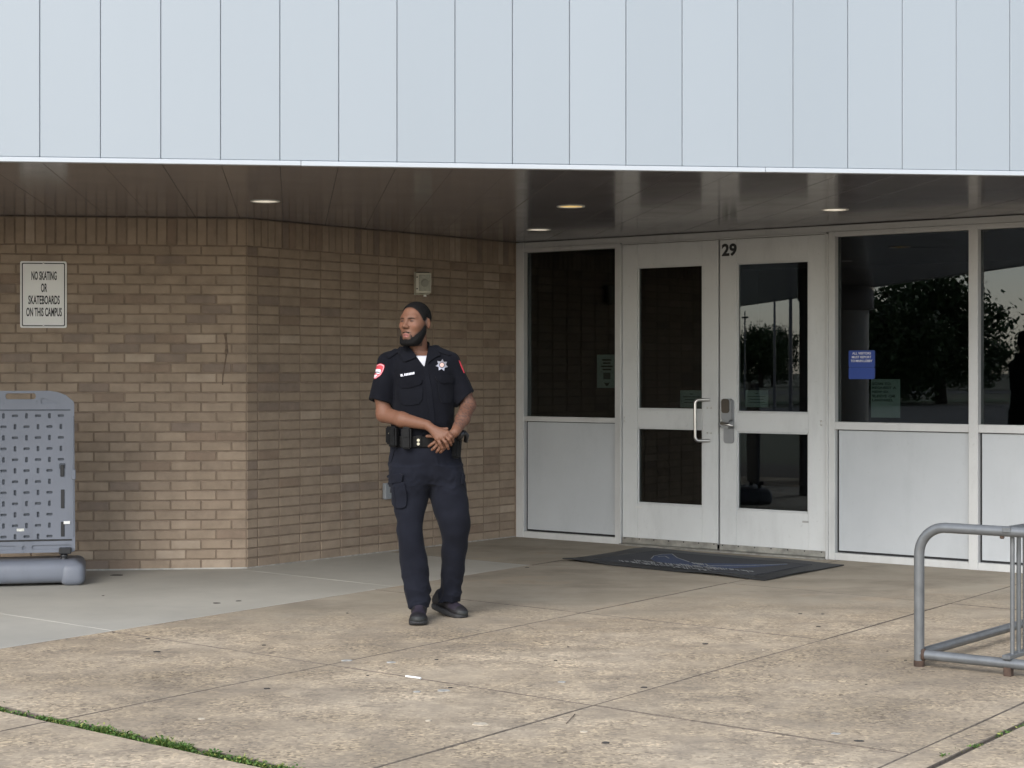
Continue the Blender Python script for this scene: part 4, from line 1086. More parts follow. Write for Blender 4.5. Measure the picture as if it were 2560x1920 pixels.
# --- body (head, neck, trunk, arms, hands) as one surface
hd = lambda x, y, Y: np.array(px(1050 + x * .0723, 1030 + y * .0723, Y))
lo = np.array((px(915, 1150, 9.9).x - .02, 9.60, .84)); hi = np.array((px(1195, 1000, 9.9).x + .02, 10.09, 1.79))
V = Vol(lo, hi, 0.003)
V.op(lambda X, Y, Z: head_d(*hl(X, Y, Z)), HC - .165, HC + .165, 0.0)
V.cap(HC + hF * -.016 + hU * -.03, px(1047, 893, 9.935), .046, .052, k=.02)
V.zloft(rows_px([(880, 1022, 1090, 9.935, .055), (900, 985, 1125, 9.92, .085), (950, 992, 1130, 9.905, .108), (1030, 990, 1128, 9.905, .110), (1090, 985, 1132, 9.905, .118), (1150, 982, 1145, 9.91, .12)]), k=.03)
RSH, REL, RWR = px(976, 912, 9.915), px(960, 1036, 9.86), hd(250, 450, 9.695)
LSH, LEL, LWR = px(1116, 910, 9.915), px(1171, 1013, 9.885), hd(1215, 690, 9.705)
V.cap(px(1012, 894, 9.93), RSH, .034, .036, k=.03); V.cap(px(1090, 894, 9.93), LSH, .034, .036, k=.03)
V.chain([RSH, px(956, 992, 9.872), REL], [.038, .0415, .0425], .02); V.chain([LSH, px(1160, 982, 9.89), LEL], [.038, .040, .041], .02)
RM = np.array(px(1005, 1049, 9.775)); V.chain([REL, RM, RWR], [.0425, .0405, .0265], .018)
LM = np.array(px(1157, 1047, 9.795)); V.chain([LEL, LM, LWR], [.041, .0385, .0265], .018)
def hand(wrist, mcp, fingers, thumb, fr, pr):
    for m in mcp: V.cap(wrist, m, pr * 1.25, pr, k=.012)
    V.cap(mcp[0], mcp[-1], pr * .95, pr * .85, k=.008)
    for f in fingers: V.chain(f, [fr * 1.08, fr * 1.05, fr * .95, fr * .8][:len(f)], .0035)
    V.chain(thumb, [.014, .0105, .0085][:len(thumb)], .006)
hand(hd(330, 520, 9.685), [hd(600, 920, 9.655), hd(740, 890, 9.648), hd(870, 820, 9.648), hd(950, 730, 9.655)],
     [[hd(600, 920, 9.655), hd(690, 1080, 9.642), hd(770, 1230, 9.650), hd(795, 1315, 9.660)],
      [hd(740, 890, 9.648), hd(880, 1040, 9.634), hd(950, 1180, 9.645), hd(980, 1270, 9.658)],
      [hd(870, 820, 9.648), hd(1000, 950, 9.636), hd(1060, 1060, 9.650), hd(1075, 1140, 9.668)],
      [hd(950, 730, 9.655), hd(1075, 850, 9.644), hd(1125, 950, 9.660), hd(1140, 1030, 9.678)]],
     [hd(560, 600, 9.70), hd(800, 610, 9.700), hd(935, 580, 9.695)], .0088, .0145)
hand(hd(1130, 760, 9.705), [hd(650, 960, 9.705), hd(690, 1060, 9.70), hd(750, 1150, 9.70), hd(820, 1220, 9.705)],
     [[hd(650, 960, 9.705), hd(520, 1040, 9.692), hd(400, 1120, 9.69), hd(310, 1185, 9.70)],
      [hd(690, 1060, 9.70), hd(590, 1150, 9.684), hd(490, 1250, 9.684), hd(415, 1305, 9.695)],
      [hd(750, 1150, 9.70), hd(690, 1240, 9.686), hd(620, 1330, 9.688), hd(575, 1385, 9.70)],
      [hd(820, 1220, 9.705), hd(780, 1300, 9.694), hd(730, 1360, 9.696), hd(695, 1395, 9.705)]],
     [hd(830, 880, 9.72), hd(480, 838, 9.722), hd(245, 838, 9.722)], .0088, .0140)
vb, qb = V.mesh(); del V
# skin tones: lips, brows, eyes, stubble fade, forearm tattoo
S, Fv, U = hl(vb[:, 0], vb[:, 1], vb[:, 2]); A = np.abs(S)
base = np.array((0.172, 0.082, 0.050)); C = np.tile(base, (len(vb), 1))
sst = lambda a, b, x: np.clip((x - a) / (b - a), 0, 1) ** 2 * (3 - 2 * np.clip((x - a) / (b - a), 0, 1))
def blend(mask, c):
    global C
    C = C * (1 - mask[:, None]) + np.array(c) * mask[:, None]
hm = (np.sqrt(S ** 2 + Fv ** 2 + U ** 2) < .17) & (Fv > -.2)
hmf = hm.astype(float)
lips = hmf * (1 - sst(.85, 1.15, np.sqrt((S / .022) ** 2 + ((U + .067) / .0115) ** 2))) * (Fv > .07); blend(lips * .85, (0.29, 0.115, 0.105))
mline = hmf * (1 - sst(.6, 1.2, np.sqrt((S / .020) ** 2 + ((U + .0667) / .0022) ** 2))) * (Fv > .07); blend(mline * .8, (0.10, 0.035, 0.03))
bx = (A - .031) / .023; brow = hmf * (1 - sst(.6, 1.1, np.sqrt(bx ** 2 + ((U - .0270 + .004 * bx ** 2) / .0060) ** 2))) * (Fv > .04); blend(brow * .95, (0.020, 0.011, 0.008))
ex = (A - .0315) / .0135; eye = hmf * (1 - sst(.7, 1.1, np.sqrt(ex ** 2 + ((U - .0115) / .0042) ** 2))) * (Fv > .05); blend(eye, (0.055, 0.036, 0.030))
iris = hmf * (1 - sst(.6, 1.1, np.sqrt(((S + .004 - np.sign(S) * .0315) / .0060) ** 2 + ((U - .0115) / .0042) ** 2))) * (Fv > .05); blend(iris * .95, (0.02, 0.012, 0.01))
lash = hmf * (1 - sst(.5, 1.1, np.sqrt(ex ** 2 + ((U - .0155 + .003 * ex ** 2) / .0034) ** 2))) * (Fv > .05); blend(lash * .85, (0.03, 0.016, 0.012))
bag = hmf * (1 - sst(.3, 1.1, np.sqrt(ex ** 2 + ((U - .001) / .006) ** 2))) * (Fv > .05); blend(bag * .25, (0.18, 0.08, 0.05))
nost = hmf * (1 - sst(.5, 1.1, np.sqrt(((A - .008) / .0045) ** 2 + ((U + .0275) / .003) ** 2))) * (Fv > .09); blend(nost * .8, (0.05, 0.02, 0.015))
HGU = [-.055, -.048, -.026, .026, .030, .006, .012, .036, .062, .083, .090, .094, .097]
HLF = [-.12, -.06, -.035, -.015, .0, .012, .028, .040, .050, .060, .072, .085, .11]; HLU = [-.055, -.050, -.030, .032, .036, .004, .012, .034, .060, .082, .090, .094, .097]
hair_line = np.interp(Fv, HLF, HLU)
fade = hmf * sst(-.014, .010, U - hair_line) * (Fv < .1); blend(fade * .9, (0.022, 0.014, 0.011))
BLF = [-.03, -.006, .004, .016, .028, .042, .056, .068, .080, .092, .12]; BLU = [-.07, -.045, -.008, -.010, -.026, -.040, -.052, -.062, -.078, -.0900, -.0910]
beard_line = np.interp(Fv, BLF, BLU)
side_b = hmf * (Fv > -.004) * (1 - sst(.010, .020, Fv)) * sst(-.035, -.02, U) * (1 - sst(.03, .05, U)) * (A < .078); blend(side_b * .95, (0.022, 0.014, 0.011))
stub = hmf * sst(-.018, .005, beard_line - U) * (Fv > -.010) * (U > -.125) * (U < .02); blend(stub * .92, (0.022, 0.014, 0.011))
mst = np.sqrt(((A - .014) / .020) ** 2 + ((U + .0500 + .10 * np.clip(A - .006, 0, 1)) / .0052) ** 2)
stache = hmf * (1 - sst(.55, 1.1, mst)) * (Fv > .06); blend(stache * .8, (0.03, 0.017, 0.013))
gc = np.sqrt(((A - .028) / .006) ** 2 + ((U + .074) / .016) ** 2); blend(hmf * (1 - sst(.5, 1.2, gc)) * (Fv > .05) * .85, (0.025, 0.015, 0.012))
blend(hmf * sst(.045, .07, U) * (1 - fade) * (Fv > .04) * .25, (0.29, 0.14, 0.09))
blend(hmf * (1 - sst(.4, 1.2, np.sqrt(((A - .04) / .022) ** 2 + ((U + .012) / .018) ** 2))) * (Fv > .03) * .25, (0.30, 0.13, 0.085))
# tattooed forearm
ax_ = np.array(LWR) - np.array(LEL); tt = ((vb - np.array(LEL)) @ ax_) / (ax_ @ ax_); dist = np.linalg.norm(vb - (np.array(LEL) + np.clip(tt, 0, 1)[:, None] * ax_), axis=1)
tat = (tt > -.35) & (tt < .9) & (dist < .075)
nz = np.sin(vb[:, 0] * 190 + 2 * np.sin(vb[:, 2] * 160)) * np.sin(vb[:, 2] * 210 + 1.7 * np.sin(vb[:, 0] * 140 + vb[:, 1] * 90)) + .4 * np.sin(vb[:, 1] * 260 + vb[:, 2] * 120)
blend(tat * (0.30 + .50 * sst(-.1, .5, nz)), (0.060, 0.040, 0.036))
np_mesh('body', vb, qb, skin_mat(), man, MO, C)

# --- hair and beard
Vh = Vol(HC - .17, HC + .17, 0.003)
def hair_fn(X, Y, Z):
    S, Fv, U = hl(X, Y, Z)
    d = smin(ell(S, Fv, U, (0, -.006, .034), (.0705, .089, .083)), ell(S, Fv, U, (0, .030, -.012), (.063, .064, .088)), .03) - (.0004 + .0052 * sst(0, .035, U - np.interp(Fv, HLF, HGU).astype(np.float32)))
    d = d + .0007 * np.sin(S * 900 + 3 * np.sin(U * 300)) * np.sin(Fv * 800 + U * 500) + .0004 * np.sin(S * 1700 + U * 900) * np.sin(Fv * 1500 - U * 1200)
    return smax(d, (np.interp(Fv, HLF, HGU).astype(np.float32) + .003 - U) * .85, .004)
Vh.op(hair_fn, HC - .165, HC + .165); v, q = Vh.mesh(); np_mesh('hair', v, q, HAIRM, man, MO)
Vh = Vol(HC - .17, HC + .17, 0.003)
def beard_fn(X, Y, Z):
    S, Fv, U = hl(X, Y, Z); A = np.abs(S)
    low = np.clip((-.04 - U) / .07, 0, 1); bl = np.interp(Fv, BLF, BLU).astype(np.float32) + .0018 * np.sin(S * 420 + 2 * np.sin(Fv * 380)) + .0012 * np.sin(Fv * 900 + S * 500); d = head_base(S, Fv, U) - (.0012 + (.004 + .013 * low * np.clip((Fv + .02) / .05, 0, 1)) * sst(-.002, .022, bl - U))
    d = smin(d, ell(S, Fv, U, (0, .070, -.102), (.034, .024, .022)), .025)
    d = d + .0007 * np.sin(S * 1000 + 3 * np.sin(U * 400)) * np.sin(U * 900 + Fv * 600)
    d = smax(d, (U - bl) * .8, .005); d = smax(d, (-.004 - Fv) * .9, .006); d = smax(d, -.128 - U, .012)
    for a, b, ra, rb in (((.003, .0970, -.0480), (.017, .0915, -.0525), .0032, .0042), ((.017, .0915, -.0525), (.0280, .0810, -.068), .0042, .0052), ((.0280, .0810, -.068), (.029, .078, -.090), .0055, .009)):
        d = smin(d, capl(A, Fv, U, a, b, ra, rb), .004)
    d = smin(d, capl(S, Fv, U, (0, .0895, -.0850), (0, .087, -.094), .004, .009), .005)
    return d
Vh.op(beard_fn, HC - .165, HC + .165); v, q = Vh.mesh(); np_mesh('beard', v, q, HAIRM, man, MO)

# --- shirt
def fold(X, Y, Z, sd, wl, amp, dirs):
    rr = np.random.default_rng(sd); out = 0; crisp = wl < .1
    for dx, dy, dz in dirs:
        k = 2 * math.pi / (wl * rr.uniform(.8, 1.25)); ph = rr.uniform(0, 6.28, 3)
        w_ = np.sin((.5 if crisp else 1) * k * (dx * X + dy * Y + dz * Z) + ph[0] + 1.3 * np.sin(k * .43 * (X * dz - Z * dx) + ph[1]) + .8 * np.sin(k * .7 * (Y + .5 * Z) + ph[2]))
        out = out + ((1 - 2 * np.abs(w_) ** .8) * -1 if crisp else w_)
    return amp * out / len(dirs)
V = Vol((px(912, 1000, 9.9).x - .02, 9.70, .92), (px(1192, 1000, 9.9).x + .02, 10.10, 1.60), 0.0035)
V.zloft(rows_px([(868, 1026, 1090, 9.94, .058), (878, 1010, 1100, 9.935, .075), (888, 994, 1114, 9.925, .092), (902, 984, 1128, 9.915, .108), (922, 982, 1138, 9.905, .120), (950, 985, 1140, 9.90, .128), (990, 985, 1138, 9.895, .132),
                 (1030, 982, 1136, 9.895, .137), (1062, 978, 1136, 9.895, .141), (1084, 976, 1138, 9.90, .141), (1112, 977, 1141, 9.905, .136)]), k=.01, e=2.35)
V.cap(px(1018, 882, 9.935), px(968, 905, 9.915), .040, .052, k=.03); V.cap(px(1088, 882, 9.935), px(1124, 902, 9.915), .040, .052, k=.03)
def sleeve(a, b, ra, rb, sd, tilt):
    a, b = np.array(a), np.array(b); ax = (b - a) / np.linalg.norm(b - a)
    Vs = Vol(np.minimum(a, b) - .12, np.maximum(a, b) + .12, 0.0035)
    Vs.cap(a - ax * .0, b + ax * .05, ra, rb, k=0)
    pl = ax + np.array(tilt); pl /= np.linalg.norm(pl)
    Vs.op(lambda X, Y, Z: (X - b[0]) * pl[0] + (Y - b[1]) * pl[1] + (Z - b[2]) * pl[2], Vs.lo, Vs.lo + Vs.n * Vs.h, 0.003, 'cut')
    Vs.cap(b - ax * .02, b + ax * .07, rb - .030, rb - .008, 0, 'sub')
    return Vs
def merge(V, Vs, k):
    a = np.round((Vs.lo - V.lo) / V.h).astype(int); X, Y, Z = [V.ax[i] for i in range(3)]
    # resample by nearest grid alignment
    i0 = np.maximum(a, 0); n = np.minimum(Vs.n + a, V.n) - i0; s0 = i0 - a
    sl = tuple(slice(i0[i], i0[i] + n[i]) for i in range(3)); ss = tuple(slice(s0[i], s0[i] + n[i]) for i in range(3))
    V.d[sl] = smin(V.d[sl], Vs.d[ss], k)
merge(V, sleeve(px(971, 909, 9.915), px(952, 1006, 9.866), .057, .0725, 1, (-0.10, 0, 0)), .022)
merge(V, sleeve(px(1121, 906, 9.915), px(1163, 998, 9.882), .056, .0670, 2, (0.42, 0, 0.0)), .022)
zz0 = px(0, 1090, 9.9).z
V.op(lambda X, Y, Z: fold(X, Y, Z, 3, .11, .0030, [(.8, .3, .3), (.5, -.4, .8), (.9, .1, -.4)]) + fold(X, Y, Z, 4, .075, .0042, [(1, .2, .25), (.9, -.3, -.35)]) * np.clip(1 - (Z - zz0) / .16, 0.12, 1), V.lo, V.lo + V.n * V.h, 0, 'disp')
# open neck: neck hole and the V of the collar
V.cap(px(1047, 905, 9.935), px(1045, 830, 9.935), .056, .058, 0.004, 'sub')
Ya = px(0, 0, 9.80); ap, lt, rt = px(1061, 918, 9.80), px(1022, 866, 9.80), px(1070, 862, 9.80)
def vee(X, Y, Z):
    def side(p, q, sgn):
        nx, nz = (q.z - p.z), -(q.x - p.x); L = math.hypot(nx, nz); return sgn * ((X - p.x) * nx + (Z - p.z) * nz) / L
    d1 = side(ap, lt, -1); d2 = side(ap, rt, 1); return np.maximum(np.maximum(d1, d2), Y - 9.93)
V.op(vee, (ap.x - .15, 9.70, ap.z - .03), (ap.x + .15, 9.95, 1.60), 0.003, 'sub')
v, q = V.mesh(); shirt = np_mesh('shirt', v, q, SHIRT, man, MO); shirt_bvh = BVHTree.FromPolygons([Vector(p) for p in v], [list(map(int, f)) for f in q]); del V
V = Vol((px(975, 900, 9.9).x, 9.76, 1.30), (px(1130, 900, 9.9).x, 10.0, px(0, 888, 9.85).z), 0.004)
V.zloft(rows_px([(876, 1016, 1094, 9.935, .080), (888, 1000, 1108, 9.93, .094), (905, 988, 1122, 9.915, .106), (950, 990, 1132, 9.905, .116), (985, 990, 1132, 9.905, .118)]), k=0)
V.cap(px(1048, 905, 9.93), px(1046, 860, 9.93), .068, .066, k=.02)
tz = px(0, 889.5, 9.85).z; V.op(lambda X, Y, Z: Z - tz + .12 * (Y - 9.85) * -1 + 0 * X, V.lo, V.lo + V.n * V.h, .003, 'cut')
v, q = V.mesh(); np_mesh('undershirt', v, q, TEE, man, MO)

# --- trousers
V = Vol((px(960, 1300, 9.9).x, 9.73, .05), (px(1190, 1300, 9.9).x, 10.24, 1.02), 0.004)
V.zloft(rows_px([(1098, 977, 1141, 9.905, .135), (1125, 974, 1147, 9.91, .138), (1155, 973, 1153, 9.915, .138), (1185, 975, 1158, 9.918, .128), (1205, 985, 1150, 9.922, .100)]), k=0, e=2.4)
V.zloft(rows_px([(1165, 975, 1088, 9.908, .130), (1190, 975, 1083, 9.905, .126), (1215, 976, 1078, 9.90, .116), (1242, 981, 1070, 9.895, .104), (1271, 986, 1064, 9.89, .088), (1307, 991, 1058, 9.885, .082), (1330, 993, 1057, 9.885, .080), (1355, 995, 1059, 9.89, .080), (1398, 999, 1069, 9.895, .080),
                 (1430, 1003, 1074, 9.895, .080), (1470, 1010, 1076, 9.895, .080), (1500, 1014, 1076, 9.89, .082), (1521, 1018, 1076, 9.885, .084)]), k=.03, e=2.3)
V.zloft(rows_px([(1165, 1062, 1155, 9.915, .130), (1190, 1068, 1160, 9.918, .126), (1213, 1074, 1164, 9.92, .117), (1240, 1075, 1168, 9.92, .106), (1286, 1086, 1175, 9.915, .090), (1302, 1093, 1177, 9.92, .087), (1325, 1101, 1175, 9.94, .084), (1355, 1104, 1170, 9.975, .081), (1383, 1104, 1166, 10.01, .080),
                 (1448, 1102, 1159, 10.075, .080), (1488, 1095, 1153, 10.10, .082), (1503, 1096, 1151, 10.105, .082)]), k=.03, e=2.3)
zk, zh, zc = px(0, 1330, 9.9).z, px(0, 1515, 9.9).z, px(0, 1200, 9.9).z
V.op(lambda X, Y, Z: fold(X, Y, Z, 11, .13, .0045, [(.4, .2, .9), (-.5, .3, .8), (.3, -.5, .8)])
     + fold(X, Y, Z, 12, .085, .0060, [(.35, .3, .9), (-.55, .2, .8)]) * np.clip(1 - (Z - zh) / .26, 0, 1)
     + fold(X, Y, Z, 13, .055, .0030, [(.25, .1, 1), (-.25, .2, 1)]) * np.clip(1 - np.abs(Z - zc) / .10, 0, 1), V.lo, V.lo + V.n * V.h, 0, 'disp')
# hollow hems
for a, b, r_ in ((px(1047, 1521, 9.885), px(1046, 1500, 9.885), .055), (px(1123, 1503, 10.105), px(1123, 1480, 10.1), .052)):
    V.cap(np.array(a) - (0, 0, .03), np.array(b) - (0, 0, .03), r_, r_ * .8, .004, 'sub')
v, q = V.mesh(); pants = np_mesh('trousers', v, q, PANTS, man, MO); pants_bvh = BVHTree.FromPolygons([Vector(p) for p in v], [list(map(int, f)) for f in q]); del V

# --- pieces that lie on the cloth
CAM = Vector((0, 0, H))
def lay(name, poly, bvh, th, mat, parent, step=3.0, Yg=9.8, rnd=True):
    """thin piece of cloth or metal laid on the surface below it, outline given in photo pixels"""
    pts = [Vector(p) for p in poly]
    if rnd and len(pts) > 3:                                      # soften the outline
        np_ = []
        for i in range(len(pts)):
            a, b = pts[i], pts[(i + 1) % len(pts)]; np_ += [a.lerp(b, .2), a.lerp(b, .8)]
        pts = np_
    n = len(pts); co = list(pts); ed = [(i, (i + 1) % n) for i in range(n)]
    x0, x1 = min(p.x for p in pts), max(p.x for p in pts); y0, y1 = min(p.y for p in pts), max(p.y for p in pts)
    def ins(x, y):
        c = False
        for i in range(n):
            a, b = pts[i], pts[(i + 1) % n]
            if (a.y > y) != (b.y > y) and x < (b.x - a.x) * (y - a.y) / (b.y - a.y) + a.x: c = not c
        return c
    y = y0 + step / 2
    while y < y1:
        x = x0 + step / 2
        while x < x1:
            if ins(x, y): co.append(Vector((x, y)))
            x += step
        y += step
    vs, es, fs, *_ = delaunay_2d_cdt(co, ed, [], 1, 1e-5)
    bm = bmesh.new(); top, bot = [], []
    for p in vs:
        tgt = px(p.x, p.y, Yg); d = (tgt - CAM).normalized(); hit, nor, i, dist = bvh.ray_cast(CAM, d)
        if hit is None or abs(hit.y - Yg) > .22: hit, nor, i, dist = bvh.find_nearest(tgt)
        if nor.dot(d) > 0: nor = -nor
        nor = (nor * .6 - d * .4).normalized()
        top.append(bm.verts.new(hit + nor * th - Vector(MO))); bot.append(bm.verts.new(hit - nor * .002 - Vector(MO)))
    ec = {}
    for f in fs:
        bm.faces.new([top[i] for i in f])
        for i in range(len(f)):
            k = tuple(sorted((f[i], f[(i + 1) % len(f)]))); ec[k] = ec.get(k, 0) + 1
    for (a, b), c in ec.items():
        if c == 1: bm.faces.new([top[a], top[b], bot[b], bot[a]])
    return from_bm(name, bm, mat, parent, angle=45)
k1 = lambda L: [(880 + x * .2652, 720 + y * .2652) for x, y in L]
k2 = lambda L: [(900 + x * .3618, 1000 + y * .3618) for x, y in L]
k3 = lambda L: [(900 + x * .0844, 860 + y * .0844) for x, y in L]
k5 = lambda L: [(1050 + x * .0844, 860 + y * .0844) for x, y in L]
lay('placket', k1([(668, 738), (708, 742), (745, 900), (762, 1060), (785, 1290), (742, 1290), (712, 1060), (695, 900)]), shirt_bvh, .0045, SHIRT2, shirt)
lay('chest_pocket', k1([(440, 880), (455, 1085), (520, 1112), (660, 1088), (668, 900)]), shirt_bvh, .0055, SHIRT2, shirt)
lay('pocket_flap', k1([(425, 860), (438, 920), (478, 946), (560, 938), (652, 908), (662, 850), (540, 846)]), shirt_bvh, .0115, SHIRT, shirt)
lay('chest_pocket', k1([(798, 860), (832, 1075), (890, 1090), (945, 1075), (955, 860)]), shirt_bvh, .0055, SHIRT2, shirt)
lay('pocket_flap', k1([(782, 826), (800, 872), (848, 902), (952, 898), (958, 832), (870, 818)]), shirt_bvh, .0115, SHIRT, shirt)
lay('collar', k1([(462, 548), (505, 548), (548, 572), (612, 652), (580, 672), (486, 706), (452, 628)]), shirt_bvh, .011, SHIRT2, shirt)
lay('collar', k1([(718, 528), (738, 535), (778, 575), (838, 640), (792, 655), (737, 692), (710, 722), (716, 640)]), shirt_bvh, .011, SHIRT2, shirt)
lay('epaulette', k1([(318, 650), (372, 596), (452, 556), (470, 592), (400, 630), (350, 668)]), shirt_bvh, .008, SHIRT2, shirt)
lay('epaulette', k1([(760, 550), (850, 578), (905, 610), (935, 640), (880, 632), (790, 596)]), shirt_bvh, .008, SHIRT2, shirt)
# collar stand around the neck
V = Vol(np.array(px(1048, 880, 9.935)) - .12, np.array(px(1048, 880, 9.935)) + .12, 0.003)
V.cap(px(1048, 884, 9.94), px(1046, 858, 9.945), .066, .061, 0); V.cap(px(1048, 900, 9.94), px(1045, 835, 9.945), .0595, .0550, .002, 'sub')
V.op(lambda X, Y, Z: 9.915 - Y + 0 * X + 0 * Z, V.lo, V.lo + V.n * V.h, .003, 'cut')
zc0 = px(0, 856, 9.95).z; V.op(lambda X, Y, Z: Z - zc0 - .25 * (Y - 9.95) + 0 * X, V.lo, V.lo + V.n * V.h, .003, 'cut')
v, q = V.mesh(); np_mesh('collar_stand', v, q, SHIRT2, shirt, MO)
# shoulder patches
pt = [(600, 572), (690, 602), (735, 640), (700, 780), (620, 925), (435, 1055), (375, 960), (366, 860), (420, 740), (480, 632)]
cen = Vector((545, 800)); sc_ = lambda f: [(cen.x + (x - cen.x) * f, cen.y + (y - cen.y) * f) for x, y in pt]
lay('shoulder_patch', k3(pt), shirt_bvh, .0022, PRED, shirt, 2, 9.85); lay('patch_rim', k3(sc_(.92)), shirt_bvh, .0030, PPINK, shirt, 2, 9.85)
lay('patch_field', k3(sc_(.80)), shirt_bvh, .0038, PRED, shirt, 2, 9.85)
lay('patch_crest', k3([(455, 760), (520, 745), (600, 752), (632, 775), (610, 860), (560, 900), (500, 880), (440, 850)]), shirt_bvh, .0046, PWHITE, shirt, 2, 9.85)
lay('patch_band', k3([(450, 835), (520, 822), (600, 835), (590, 858), (520, 848), (452, 862)]), shirt_bvh, .0052, SHIRT, shirt, 2, 9.85)
lay('patch_tail', k3([(425, 930), (500, 905), (535, 920), (470, 985), (440, 990)]), shirt_bvh, .0046, PWHITE, shirt, 2, 9.85)
lay('shoulder_patch', [(1147, 901), (1149, 902), (1155, 915), (1160, 928), (1161, 934), (1159, 931), (1152, 916)], shirt_bvh, .0022, PRED, shirt, 2, 9.88)
# badge and name strip
bc = Vector((645, 632)); st = []
for i in range(14):
    a = R(-93 + 8) + i * math.pi / 7; r_ = 182 if i % 2 == 0 else 112; st.append((bc.x + r_ * math.cos(a), bc.y + r_ * math.sin(a) * .97))
lay('badge', k5(st), shirt_bvh, .005, SILVER, shirt, 2, 9.78, rnd=False)
circ = lambda c, r_, n=14: [(c.x + r_ * math.cos(2 * math.pi * i / n), c.y + r_ * math.sin(2 * math.pi * i / n)) for i in range(n)]
lay('badge_ring', k5(circ(bc, 84)), shirt_bvh, .0060, simple('badge_ring_dark', (0.07, 0.07, 0.085), .4), shirt, 2, 9.78)
lay('badge_centre', k5(circ(bc, 62)), shirt_bvh, .0068, GOLD, shirt, 2, 9.78)
lay('name_strip', k1([(428, 800), (520, 786), (618, 770), (622, 815), (530, 830), (432, 842)]), shirt_bvh, .0030, SHIRT2, shirt)
for x0, x1, y0, hgt in ((460, 478, 813, 24), (482, 487, 829, 7), (494, 504, 808, 23), (508, 518, 806, 23), (522, 531, 804, 23), (535, 545, 802, 22), (549, 558, 799, 22), (562, 571, 797, 22), (575, 588, 794, 22)):
    lay('name_letter', k1([(x0, y0), (x1, y0 - 2), (x1 + 1, y0 + hgt - 3), (x0 + 1, y0 + hgt - 1)]), shirt_bvh, .0040, PWHITE, shirt, 2, 9.8, rnd=False)
# trouser pockets and fly
lay('cargo_pocket', k2([(206, 560), (212, 640), (238, 742), (285, 748), (322, 735), (322, 640), (304, 560)]), pants_bvh, .012, PANTS2, pants)
lay('pocket_flap', k2([(180, 566), (192, 512), (300, 504), (292, 570), (235, 574), (203, 586)]), pants_bvh, .019, PANTS, pants)
lay('pocket_pleat', k2([(236, 600), (244, 600), (254, 735), (246, 738)]), pants_bvh, .0145, PANTS, pants)
lay('cargo_pocket', k2([(712, 580), (720, 522), (702, 508), (694, 580)]), pants_bvh, .012, PANTS2, pants)
lay('fly_seam', k2([(512, 375), (530, 375), (545, 450), (538, 462), (520, 440)]), pants_bvh, .004, PANTS2, pants)
lay('slash_pocket', k2([(232, 345), (240, 345), (216, 432), (208, 430)]), pants_bvh, .005, PANTS2, pants)
lay('slash_pocket', k2([(668, 345), (676, 345), (700, 425), (692, 428)]), pants_bvh, .005, PANTS2, pants)

# --- belt and what it carries
V = Vol((px(955, 1100, 9.9).x, 9.72, px(0, 1130, 9.9).z), (px(1162, 1100, 9.9).x, 10.09, px(0, 1075, 9.9).z), 0.003)
V.zloft(rows_px([(1088, 973, 1143, 9.903, .147), (1100, 972, 1144, 9.905, .1475), (1116, 972, 1145, 9.907, .147)]), k=0, e=2.35, sm=.004)
v, q = V.mesh(); belt = np_mesh('duty_belt', v, q, LEATHER, man, MO); belt_bvh = BVHTree.FromPolygons([Vector(p) for p in v], [list(map(int, f)) for f in q])
def gear(name, u, v0, v1, wpx, depth, parent=belt, mat=LEATHER, rot=None, out=0.0, bev=.008, Yc=9.905):
    c0 = px(u, (v0 + v1) / 2, Yc); hit, nor, i, d = belt_bvh.find_nearest(px(u, 1102, 9.72 if abs(u - 1058) < 60 else 9.80))
    a, b = px(u, v0, hit.y), px(u, v1, hit.y); w = wpx * hit.y / F; h = a.z - b.z
    bm = bmesh.new(); add_box(bm, -w / 2, w / 2, -depth, 0.004, -h / 2, h / 2); bmesh.ops.bevel(bm, geom=list(bm.edges), offset=min(bev, w * .45, depth * .6), segments=3, affect='EDGES')
    o = from_bm(name, bm, mat, parent, angle=50)
    o.location = Vector((hit.x, hit.y, (a.z + b.z) / 2)) + nor * out - Vector(MO)
    n2 = Vector((nor.x, nor.y, 0)).normalized(); o.rotation_euler = (0, 0, math.atan2(n2.x, -n2.y) if rot is None else rot)
    return o
gear('pouch', 972, 1066, 1110, 22, .035); gear('pouch', 992, 1068, 1117, 23, .034); gear('pouch_flap', 992, 1066, 1093, 24, .038, bev=.010)
gear('pouch', 1013, 1068, 1122, 25, .034); gear('pouch_flap', 1013, 1067, 1097, 26, .038, bev=.010)
gear('belt_keeper', 1046, 1089, 1116, 14, .006, bev=.002)
for v_ in (1100.5, 1109.5): lay('snap', circ(Vector((1046, v_)), 3.7, 12), belt_bvh, .0105, SNAP, belt, 1.5, 9.76, rnd=False)
hol = gear('holster', 1149, 1088, 1146, 17, .045, mat=LEATHER, out=.004, bev=.010); hol.rotation_euler.y = R(7)
gear('holster_mount', 1142, 1082, 1112, 14, .030)
bm = bmesh.new(); add_tube(bm, [px(1146, 1098, 9.80) - Vector(MO), px(1154, 1086, 9.79) - Vector(MO), px(1160, 1078, 9.80) - Vector(MO)], [.016, .017, .015], 10); add_tube(bm, [px(1160, 1080, 9.81) - Vector(MO), px(1167, 1088, 9.83) - Vector(MO), px(1164, 1104, 9.85) - Vector(MO)], [.012, .014, .012], 10)
from_bm('pistol_grip', bm, BLACK, belt, smooth=True)
gear('pouch', 1158, 1078, 1112, 14, .034)
lay('snap', circ(Vector((970, 1073)), 2.4, 10), belt_bvh, .045, SNAP, belt, 1.5, 9.80, rnd=False)

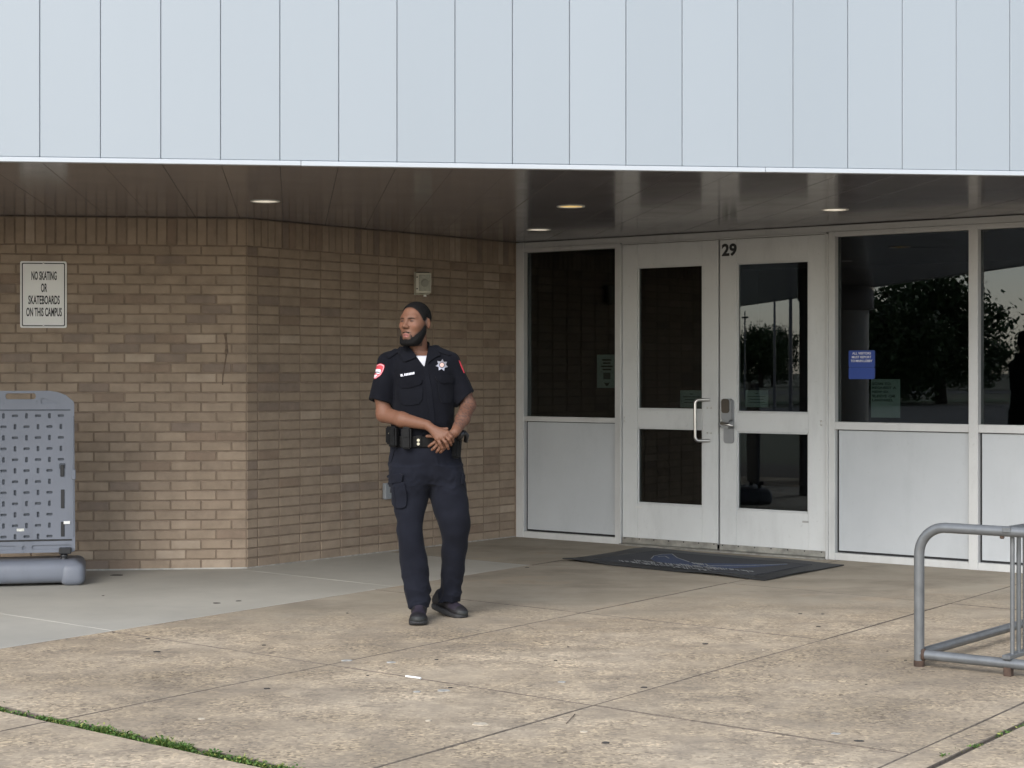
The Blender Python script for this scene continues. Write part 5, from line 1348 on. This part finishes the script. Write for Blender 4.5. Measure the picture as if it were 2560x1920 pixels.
# --- shoes
def shoe(toe, heel, lift, label):
    toe, heel = Vector(toe), Vector(heel); f = (toe - heel); f.z = 0; L = f.length; f.normalize(); s_ = Vector((-f.y, f.x, 0)) * -1
    n = 0.003; Vs = Vol((-.075, -.03, -.02), (.075, .33, .16), n); Vo = Vol((-.075, -.03, -.02), (.075, .33, .08), n)
    Vs.cap((0, .045, .052), (0, .11, .066), .037, .038, 0); Vs.cap((0, .10, .066), (0, .20, .036), .040, .036, .02)
    Vs.op(lambda X, Y, Z: ell(X, Y, Z, (0.003, .222, .034), (.046, .064, .036)), (-.08, .12, -.03), (.08, .32, .10), .02)
    Vs.cap((0, .055, .060), (0, .060, .088), .037, .036, .02)
    Vs.op(lambda X, Y, Z: .018 - Z + 0 * X + 0 * Y, Vs.lo, Vs.lo + Vs.n * n, .006, 'cut')
    def sole(X, Y, Z):
        t = np.clip((Y - .048) / (.235 - .048), 0, 1); cy = .048 + t * (.235 - .048)
        r_ = .040 + .011 * np.sin(np.clip(t, 0, 1) * math.pi * .72) ; d2 = np.sqrt((X - .004 * t) ** 2 + (Y - cy) ** 2) - r_
        top = .034 - .006 * t; bt = .012 * np.clip((Y - .23) / .06, 0, 1) ** 2
        dz = np.maximum(Z - top, bt - Z); return smax(d2, dz, .012)
    Vo.op(sole, Vo.lo, Vo.lo + Vo.n * n)
    M = Matrix(((s_.x, f.x, 0, heel.x), (s_.y, f.y, 0, heel.y), (0, 0, 1, 0), (0, 0, 0, 1)))
    piv = Matrix.Translation((0, .215, 0)); M = M @ Matrix.Scale(L / .287, 4) @ piv @ Matrix.Rotation(-lift, 4, 'X') @ piv.inverted()
    Mn = np.array(M)
    vv, qq = Vs.mesh(); c = np.tile((0.013, 0.012, 0.014), (len(vv), 1)); X, Yv, Z = vv.T
    mk = ((Yv > .165) & (Yv < .235) & (Z > .046)) | ((Yv > .13) & (Yv < .17) & (Z > .07) & (np.abs(X) < .02)); c[mk] = (0.026, 0.021, 0.031)
    tc = (Yv > .255) & (Z < .05); c[tc] = (0.024, 0.026, 0.026)
    o = np_mesh('shoe', (np.c_[vv, np.ones(len(vv))] @ Mn.T)[:, :3], qq, vcol_mat('shoe_upper', .6), man, MO, c)
    vv, qq = Vo.mesh(); np_mesh('sole', (np.c_[vv, np.ones(len(vv))] @ Mn.T)[:, :3], qq, simple('shoe_sole', (0.020, 0.020, 0.021), .7), o, MO)
    bm = bmesh.new()
    for k in range(4):
        y = .125 + k * .022; z = .1055 - .030 * k * .82
        add_tube(bm, [M @ Vector((-.022, y, z - .008)) - Vector(MO), M @ Vector((0, y + .006, z)) - Vector(MO), M @ Vector((.022, y, z - .008)) - Vector(MO)], .0032, 6)
    from_bm('laces', bm, BLACK, o, smooth=True)
g = ground_pt(1046, 1566); shoe((g.x, g.y, 0), (g.x - .010, g.y + .292, 0), 0.0, '')
t_ = ground_pt(1165, 1545); shoe((t_.x, t_.y, 0), (t_.x - .198, t_.y + .208, 0), R(9), '')
